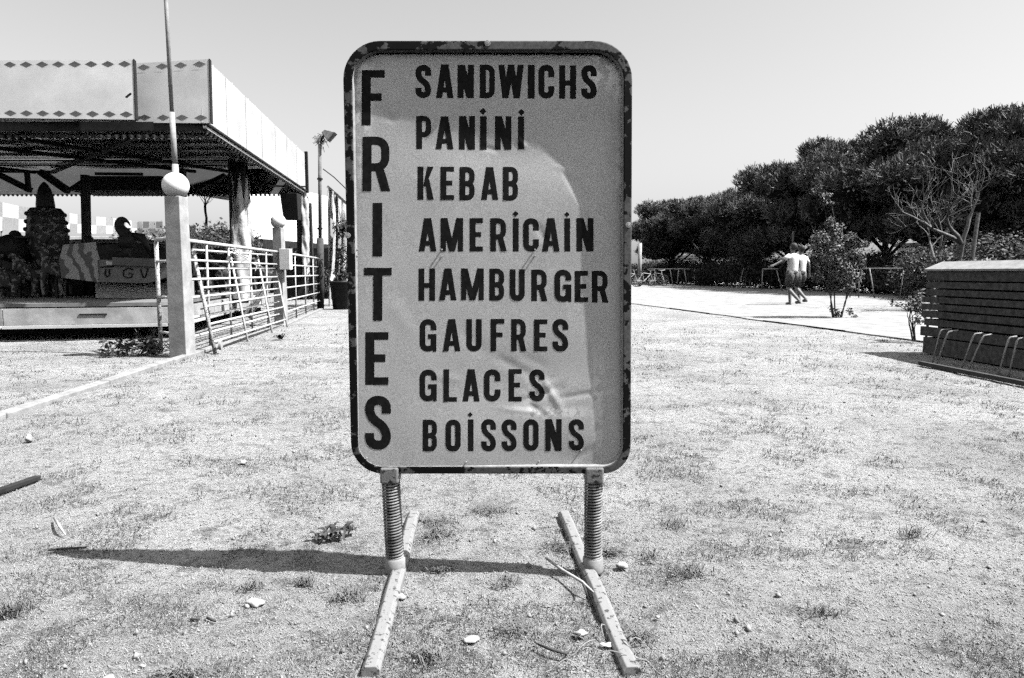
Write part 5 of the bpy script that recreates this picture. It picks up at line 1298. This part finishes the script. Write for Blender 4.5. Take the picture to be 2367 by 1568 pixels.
# floodlight mast
fm0 = G(741, 713); Yf = fm0.y
fm = thing('floodlight_mast', 'dark steel mast with a floodlight and a straw nest on top', 'floodlight', (fm0.x, Yf, 0))
def fp(x, y): return P(x, y, Yf)
obj('lower_tube', MB().tube([fm0 + Vector((0, 0, -.05)), fp(740, 551)], .078, 14), mat('mast_dark', .05, .09, scale=12), fm, smooth=True)
obj('upper_tube', MB().tube([fp(740, 551), fp(739, 322)], .040, 12), mat('mast_mid', .13, .24, scale=12), fm, smooth=True)
for y_ in (529, 414): obj('clamp_ring', MB().tube([fp(739.5, y_ + 2), fp(739.5, y_ - 2)], .062, 12), BLACK, fm)
obj('arm', MB().tube([fp(740, 326), fp(750, 312)], .03, 8), BLACK, fm)
lh = MB(); a_ = [fp(746, 308), fp(754, 302), fp(777, 308), fp(759, 328)]; lh.add([(q.x, Yf - .12, q.z) for q in a_] + [(q.x, Yf + .14, q.z) for q in a_], [(0, 1, 2, 3), (7, 6, 5, 4), (0, 4, 5, 1), (1, 5, 6, 2), (2, 6, 7, 3), (3, 7, 4, 0)])
obj('lamp_head', lh, mat('lamp_housing', .2, .4, scale=14), fm, bevel=.01)
ns = MB(); rr_ = random.Random(9); c = fp(741, 322)
for k in range(110): 
    d = Vector((rr_.gauss(0, 1), rr_.gauss(0, 1), rr_.gauss(-.6, .8))).normalized(); p = c + Vector((rr_.gauss(0, .05), rr_.gauss(0, .05), rr_.gauss(0, .06))); ns.tube([p, p + d * rr_.uniform(.05, .15)], .006, 3)
setp(obj('straw_nest', ns, mat('nest_straw', .2, .4, scale=20), None), 'untidy straw nest clinging round the top of the floodlight mast', 'nest')
# wire, torn awning, tub with plant
setp(obj('cable', MB().tube([fp(747, 391), P(772, 410, 16.5), P(800, 437, 17)], .012, 5), BLACK), 'thin dark cable sloping from the mast towards the sign', 'cable')
aw = MB(); nA, mA = 26, 30; vs = []
for i in range(mA + 1):
    for k in range(nA + 1):
        t_, s_ = i / mA, k / nA
        px = 757 + s_ * (60) + 6 * math.sin(t_ * 3) * (1 - s_); pt = 432 + 45 * s_; pb2 = 640 + 10 * math.sin(s_ * 9)
        q = P(px, pt + (pb2 - pt) * t_, 16.4 + 1.5 * s_ + .12 * math.sin(s_ * 26 + t_ * 2) + .06 * math.sin(s_ * 61 + t_ * 5) + .1 * math.sin(t_ * 9 + s_ * 4)); vs.append(q)
fsA = []
rA = random.Random(12)
for i in range(mA):
    for k in range(nA):
        hole = vnoise(np.array([k * .3]), np.array([i * .16]), 44)[0] > .42 and i > 8
        if not hole: fsA.append((i * (nA + 1) + k, i * (nA + 1) + k + 1, (i + 1) * (nA + 1) + k + 1, (i + 1) * (nA + 1) + k))
aw.add(vs, fsA)
awt = thing('torn_awning', 'crumpled torn pale awning hanging just left of the sign', 'awning', (P(780, 600, 17).x, 17, 0))
obj('cloth', aw, mat('dirty_canvas', .55, .8, scale=7, rough=.8, bump=.02, v3=.6, s3=3), awt, smooth=True)
obj('eave_bar', MB().bar(P(757, 431, 16.9), P(818, 486, 16.9), .05, .06), mat('eave_mid', .15, .3, scale=9), awt)
obj('support', MB().tube([(P(760, 600, 17.1).x, 17.1, 0), P(760, 434, 17.1)], .03, 8), STEEL, awt)
tb0 = G(783, 716); tub = thing('plant_tub', 'dark tapered tub beside the left edge of the sign', 'plant tub', tb0)
hT = P(783, 650, tb0.y).z
obj('tub', MB().lathe([(.17, 0), (.225, hT * .93), (.245, hT * .93), (.245, hT), (.20, hT), (.19, hT - .06)], (tb0.x, tb0.y + .2, 0), 24), mat('black_plastic', .02, .035, scale=8, rough=.45), tub, smooth=True)
vL, fL = leaf_cloud(700, np.array([(.03, .2, hT + .15), (.05, .2, hT + .55), (.08, .25, hT + 1.15)]), np.array([(.22, .2, .15), (.15, .15, .3), (.25, .2, .25)]), .05, 77, .4, .1, .35)
np_mesh('foliage', vL, fL, LEAF, tub)
obj('stems', MB().tube([(tb0.x, tb0.y + .2, hT - .08), (tb0.x + .05, tb0.y + .2, hT + .5), (tb0.x + .08, tb0.y + .22, hT + 1.3)], [.02, .015, .01], 6), BARK, tub)

# ================================================================== GROUND DEBRIS
STONE = mat('pale_stone', .3, .55, scale=20, rough=.8, bump=.003)
def stone(px, py, wpx, flat, seed, label, m=STONE, name='stone', cat='stone', sx=1.0, sy=.75):
    q = G(px, py); w_ = wpx * q.y / F / 2 * .85; r = random.Random(seed)
    mb = MB().ball((0, 0, 0), w_, 16, flat, sx, sy)
    vs = []
    for v_ in mb.v:
        a = np.array([v_[0] / w_ * 1.4 + seed]); b = np.array([v_[1] / w_ * 1.4 + v_[2] / w_ * 2]); k = 1 + .38 * vnoise(a, b, seed)[0] + .2 * vnoise(a * 2.3, b * 2.3, seed + 1)[0]
        vs.append((v_[0] * k + q.x, v_[1] * k + q.y, v_[2] * k + w_ * flat * .55))
    mb.v = vs; o = obj(name, mb, m, None, smooth=True); return setp(o, label, cat)
stone(592, 1400, 62, .42, 1, 'large oval white stone left of the sign, below its shadow')
stone(572, 1403, 24, .5, 2, 'small white pebble touching the large oval stone')
stone(926, 1384, 30, .5, 3, 'white pebble beside the left foot of the sign')
stone(1342, 1468, 38, .55, 4, 'round white shell left of the right foot', name='shell', cat='shell')
stone(1086, 1482, 46, .3, 5, 'flat pale stone sunk in the turf between the feet')
stone(66, 1020, 24, .9, 6, 'upright white stone near the left edge below the kerb')
stone(562, 1072, 18, .7, 7, 'small white stone left of the sign, above its shadow')
stone(1440, 1312, 34, .45, 8, 'pale stone just right of the right spring')
stone(1520, 1428, 16, .6, 9, 'tiny pebble right of the right foot')
stone(1400, 1492, 30, .22, 10, 'flat crumbled pale scrap against the right foot', sx=1.3)
stone(250, 1568, 30, .2, 11, 'thin pale flake at the lower left')
stone(330, 1540, 22, .25, 14, 'second thin pale flake at the lower left, above the other')
def stick(pts, r_, label, m, name='stick', cat='stick'):
    q = [G(x, y, z_) for x, y, z_ in pts]; return setp(obj(name, MB().tube(q, r_, 6), m, None, smooth=True), label, cat)
DRY = mat('dry_stick', .34, .5, scale=40, rough=.8); DK = mat('dark_twig', .05, .1, scale=30)
stick([(126, 1198, .012), (138, 1218, .02), (152, 1238, .008)], [.004, .005, .002], 'pale flat stick lying above the tip of the shadow', DRY)
stick([(1262, 1290, .015), (1300, 1318, .02), (1345, 1345, .03), (1375, 1372, .012)], [.0035, .004, .004, .002], 'thin dry twig left of the right foot', DRY, 'twig', 'twig')
stick([(1345, 1345, .028), (1352, 1360, .03), (1360, 1385, .006)], [.003, .003, .002], 'short dark side shoot of the twig by the right foot', DK, 'twig', 'twig')
stick([(1240, 1488, .01), (1270, 1500, .014), (1310, 1512, .012), (1322, 1498, .01)], [.002, .0035, .003, .0015], 'curled dark twig at the bottom between the feet', DK, 'twig', 'twig')
stick([(440, 1432, .008), (462, 1430, .008)], .003, 'short dark chip, left one of two, lower left', DK, 'wood_chip', 'wood chip')
stick([(478, 1428, .008), (498, 1436, .008)], .003, 'short dark chip, right one of two, lower left', DK, 'wood_chip', 'wood chip')
stick([(112, 1272, .01), (150, 1268, .012), (200, 1266, .006)], .003, 'thin dark straw just above the tip of the shadow', DK, 'twig', 'twig')
# plank at the left edge
pa, pb2 = G(-60, 1155, .01), G(88, 1104, .01)
o = obj('plank', MB().bar(pa, pb2, .028, .018), DARKWOOD, None, bevel=.003); setp(o, 'short dark board lying in the turf at the left edge', 'plank')
# wiry dry stems over the right foot's end
wm_ = MB(); r_ = random.Random(8); c = G(1425, 1535)
for k in range(12):
    p = c + Vector((r_.uniform(-.09, .05), r_.uniform(-.03, .10), 0)); pts = [p]
    d = Vector((r_.uniform(-1, 1), r_.uniform(-1, 1), r_.uniform(.4, 1.4))).normalized() * r_.uniform(.010, .020)
    for j in range(6): pts.append(pts[-1] + d); d = d + Vector((r_.uniform(-.006, .006), r_.uniform(-.006, .006), -.006))
    pts = [Vector((q.x, q.y, max(q.z, .004))) for q in pts]; wm_.tube(pts, [.0015, .0015, .0014, .0013, .0012, .001, .0007], 4)
setp(obj('dry_weed', wm_, mat('straw_pale', .2, .34, scale=30), None), 'tangle of pale dry stems curling over the end of the right foot', 'weed')
WEED = mat('weed_leaves', .035, .09, scale=14, rough=.45, spec=.4)
def patch(px, py, wpx, n, seed, label, h):
    q = G(px, py); R_ = wpx * q.y / F / 2; t_ = thing('weed', label, 'weed', (q.x, q.y, 0)); rnd = random.Random(seed); st = MB(); C = []
    for k in range(16):
        a, u = rnd.uniform(0, 6.28), rnd.random() ** .5; c = Vector((math.cos(a) * u * R_, math.sin(a) * u * R_ * .6, h * rnd.uniform(.3, 1) * (1 - .5 * u))); C.append(c)
        st.tube([(c.x * .5, c.y * .5, 0), tuple(c)], .004, 4)
    Rr = np.array([[.08, .08, .05]] * len(C)); v_, f_ = leaf_cloud(n, np.array([tuple(c) for c in C]), Rr, .032, seed, .5, .1, .4)
    v_[:, 2] = np.maximum(v_[:, 2], .002); np_mesh('foliage', v_, f_, WEED, t_); obj('stems', st, WEED, t_, world=False)
def rosette(px, py, wpx, n, seed, label, hgt=.06, m=WEED, leafw=.2, name='weed', spread=.2, ln=1):
    q = G(px, py); R_ = wpx * q.y / F / 2; r = random.Random(seed); t_ = thing(name, label, 'weed', (q.x, q.y, 0))
    for k in range(n):
        a = r.uniform(0, 6.28); L = R_ * ln * r.uniform(.55, 1.1); w_ = L * leafw * r.uniform(.8, 1.3); h = hgt * r.uniform(.4, 1.1); vs = []; N = 6
        ox, oy = r.uniform(-spread, spread) * R_, r.uniform(-spread, spread) * R_
        for i in range(N + 1):
            s_ = i / N; rad = L * s_; zz = h * math.sin(s_ * 2.4) + .003; ww = w_ * (math.sin(math.pi * min(1, s_ * .93 + .05)) ** .7) * (1 + .3 * math.sin(i * 2.5 + k))
            ca, sa = math.cos(a), math.sin(a)
            vs += [(ox + ca * rad - sa * ww, oy + sa * rad + ca * ww, zz + .25 * ww), (ox + ca * rad, oy + sa * rad, zz), (ox + ca * rad + sa * ww, oy + sa * rad - ca * ww, zz + .25 * ww)]
        mb = MB(); mb.add(vs, [(i * 3 + j, i * 3 + j + 1, i * 3 + j + 4, i * 3 + j + 3) for i in range(N) for j in range(2)]); obj('leaf', mb, m, t_, world=False)
    return t_
rosette(775, 1238, 95, 34, 1, 'dark lobed weed with broad leaves, left of the left spring', .024, leafw=.24, spread=.75, ln=.6)
patch(300, 822, 130, 420, 5, 'low dark weed patch growing at the foot of the fence end', .24)
patch(358, 818, 60, 160, 6, 'small leafy weed tucked against the nearest bollard', .17)
rosette(650, 785, 40, 14, 7, 'small weed in the turf in front of the farther bollard', .07)
rosette(320, 782, 22, 9, 9, 'little pale weed tuft under the carousel skirt, left one of two', .12, m=LEAFP)
rosette(356, 782, 26, 10, 10, 'little pale weed tuft under the carousel skirt, right one of two', .13, m=LEAFP)
def tuft(px, py, wpx, n, seed, label, h=.05):
    q = G(px, py); R_ = wpx * q.y / F / 2; r = random.Random(seed); mb = MB()
    for k in range(n):
        a = r.uniform(0, 6.28); b0 = Vector((q.x + r.gauss(0, R_ * .5), q.y + r.gauss(0, R_ * .4), 0)); L = r.uniform(.4, 1) * R_; d = Vector((math.cos(a), math.sin(a), 0)); hh = h * r.uniform(.5, 1.1); w_ = .0012; sdv = Vector((-d.y, d.x, 0)) * w_
        m1 = b0 + d * L * .5 + Vector((0, 0, hh * .8)); t_ = b0 + d * L + Vector((0, 0, hh * r.uniform(.5, 1.1)))
        mb.add([b0 - sdv, b0 + sdv, m1 + sdv, m1 - sdv, t_], [(0, 1, 2, 3), (3, 2, 4)])
    return setp(obj('grass_tuft', mb, mat('tuft_grass', .09, .24, scale=12, rough=.7), None), label, 'grass tuft', 'green tufts in the turf round the sign')
for i, (px, py, w_, n, lab) in enumerate(((1018, 1315, 70, 90, 'spiky tuft growing in the shadow right of the left spring'), (698, 1352, 50, 60, 'tuft just below the shadow left of the sign'), (805, 1382, 90, 90, 'wide loose tuft left of the left foot'),
        (1188, 1455, 100, 120, 'dark star shaped tuft between the feet'), (1165, 1350, 70, 60, 'low dark tuft in the middle between the springs'), (985, 1522, 90, 80, 'tuft near the bottom right of the left foot'), (1410, 1275, 80, 90, 'soft tuft beside the right spring'),
        (1600, 1325, 80, 90, 'tuft to the right of the sign'), (1505, 1290, 70, 60, 'small tuft near the right spring stone'), (1285, 1265, 80, 80, 'tuft just above the shadow on the right'), (1130, 1180, 90, 90, 'tuft under the middle of the sign'), (1560, 1215, 70, 80, 'tuft right of the sign, higher in the picture'),
        (995, 1205, 90, 80, 'tuft behind the left spring'), (585, 1360, 70, 60, 'tuft behind the large oval stone'), (1010, 1240, 80, 70, 'tuft touching the upper edge of the shadow'), (1480, 1470, 90, 90, 'tuft beside the middle of the right foot'), (420, 1560, 110, 120, 'dark tuft at the bottom left edge'),
        (20, 1420, 70, 120, 'dark tuft at the far left edge'), (905, 1140, 60, 60, 'tuft below the left clamp'), (1905, 1420, 90, 60, 'tuft in the right foreground'), (2110, 1240, 70, 60, 'wispy tuft at the middle right'))):
    tuft(px, py, w_, n, 40 + i, lab, .016 + .007 * (i % 3))
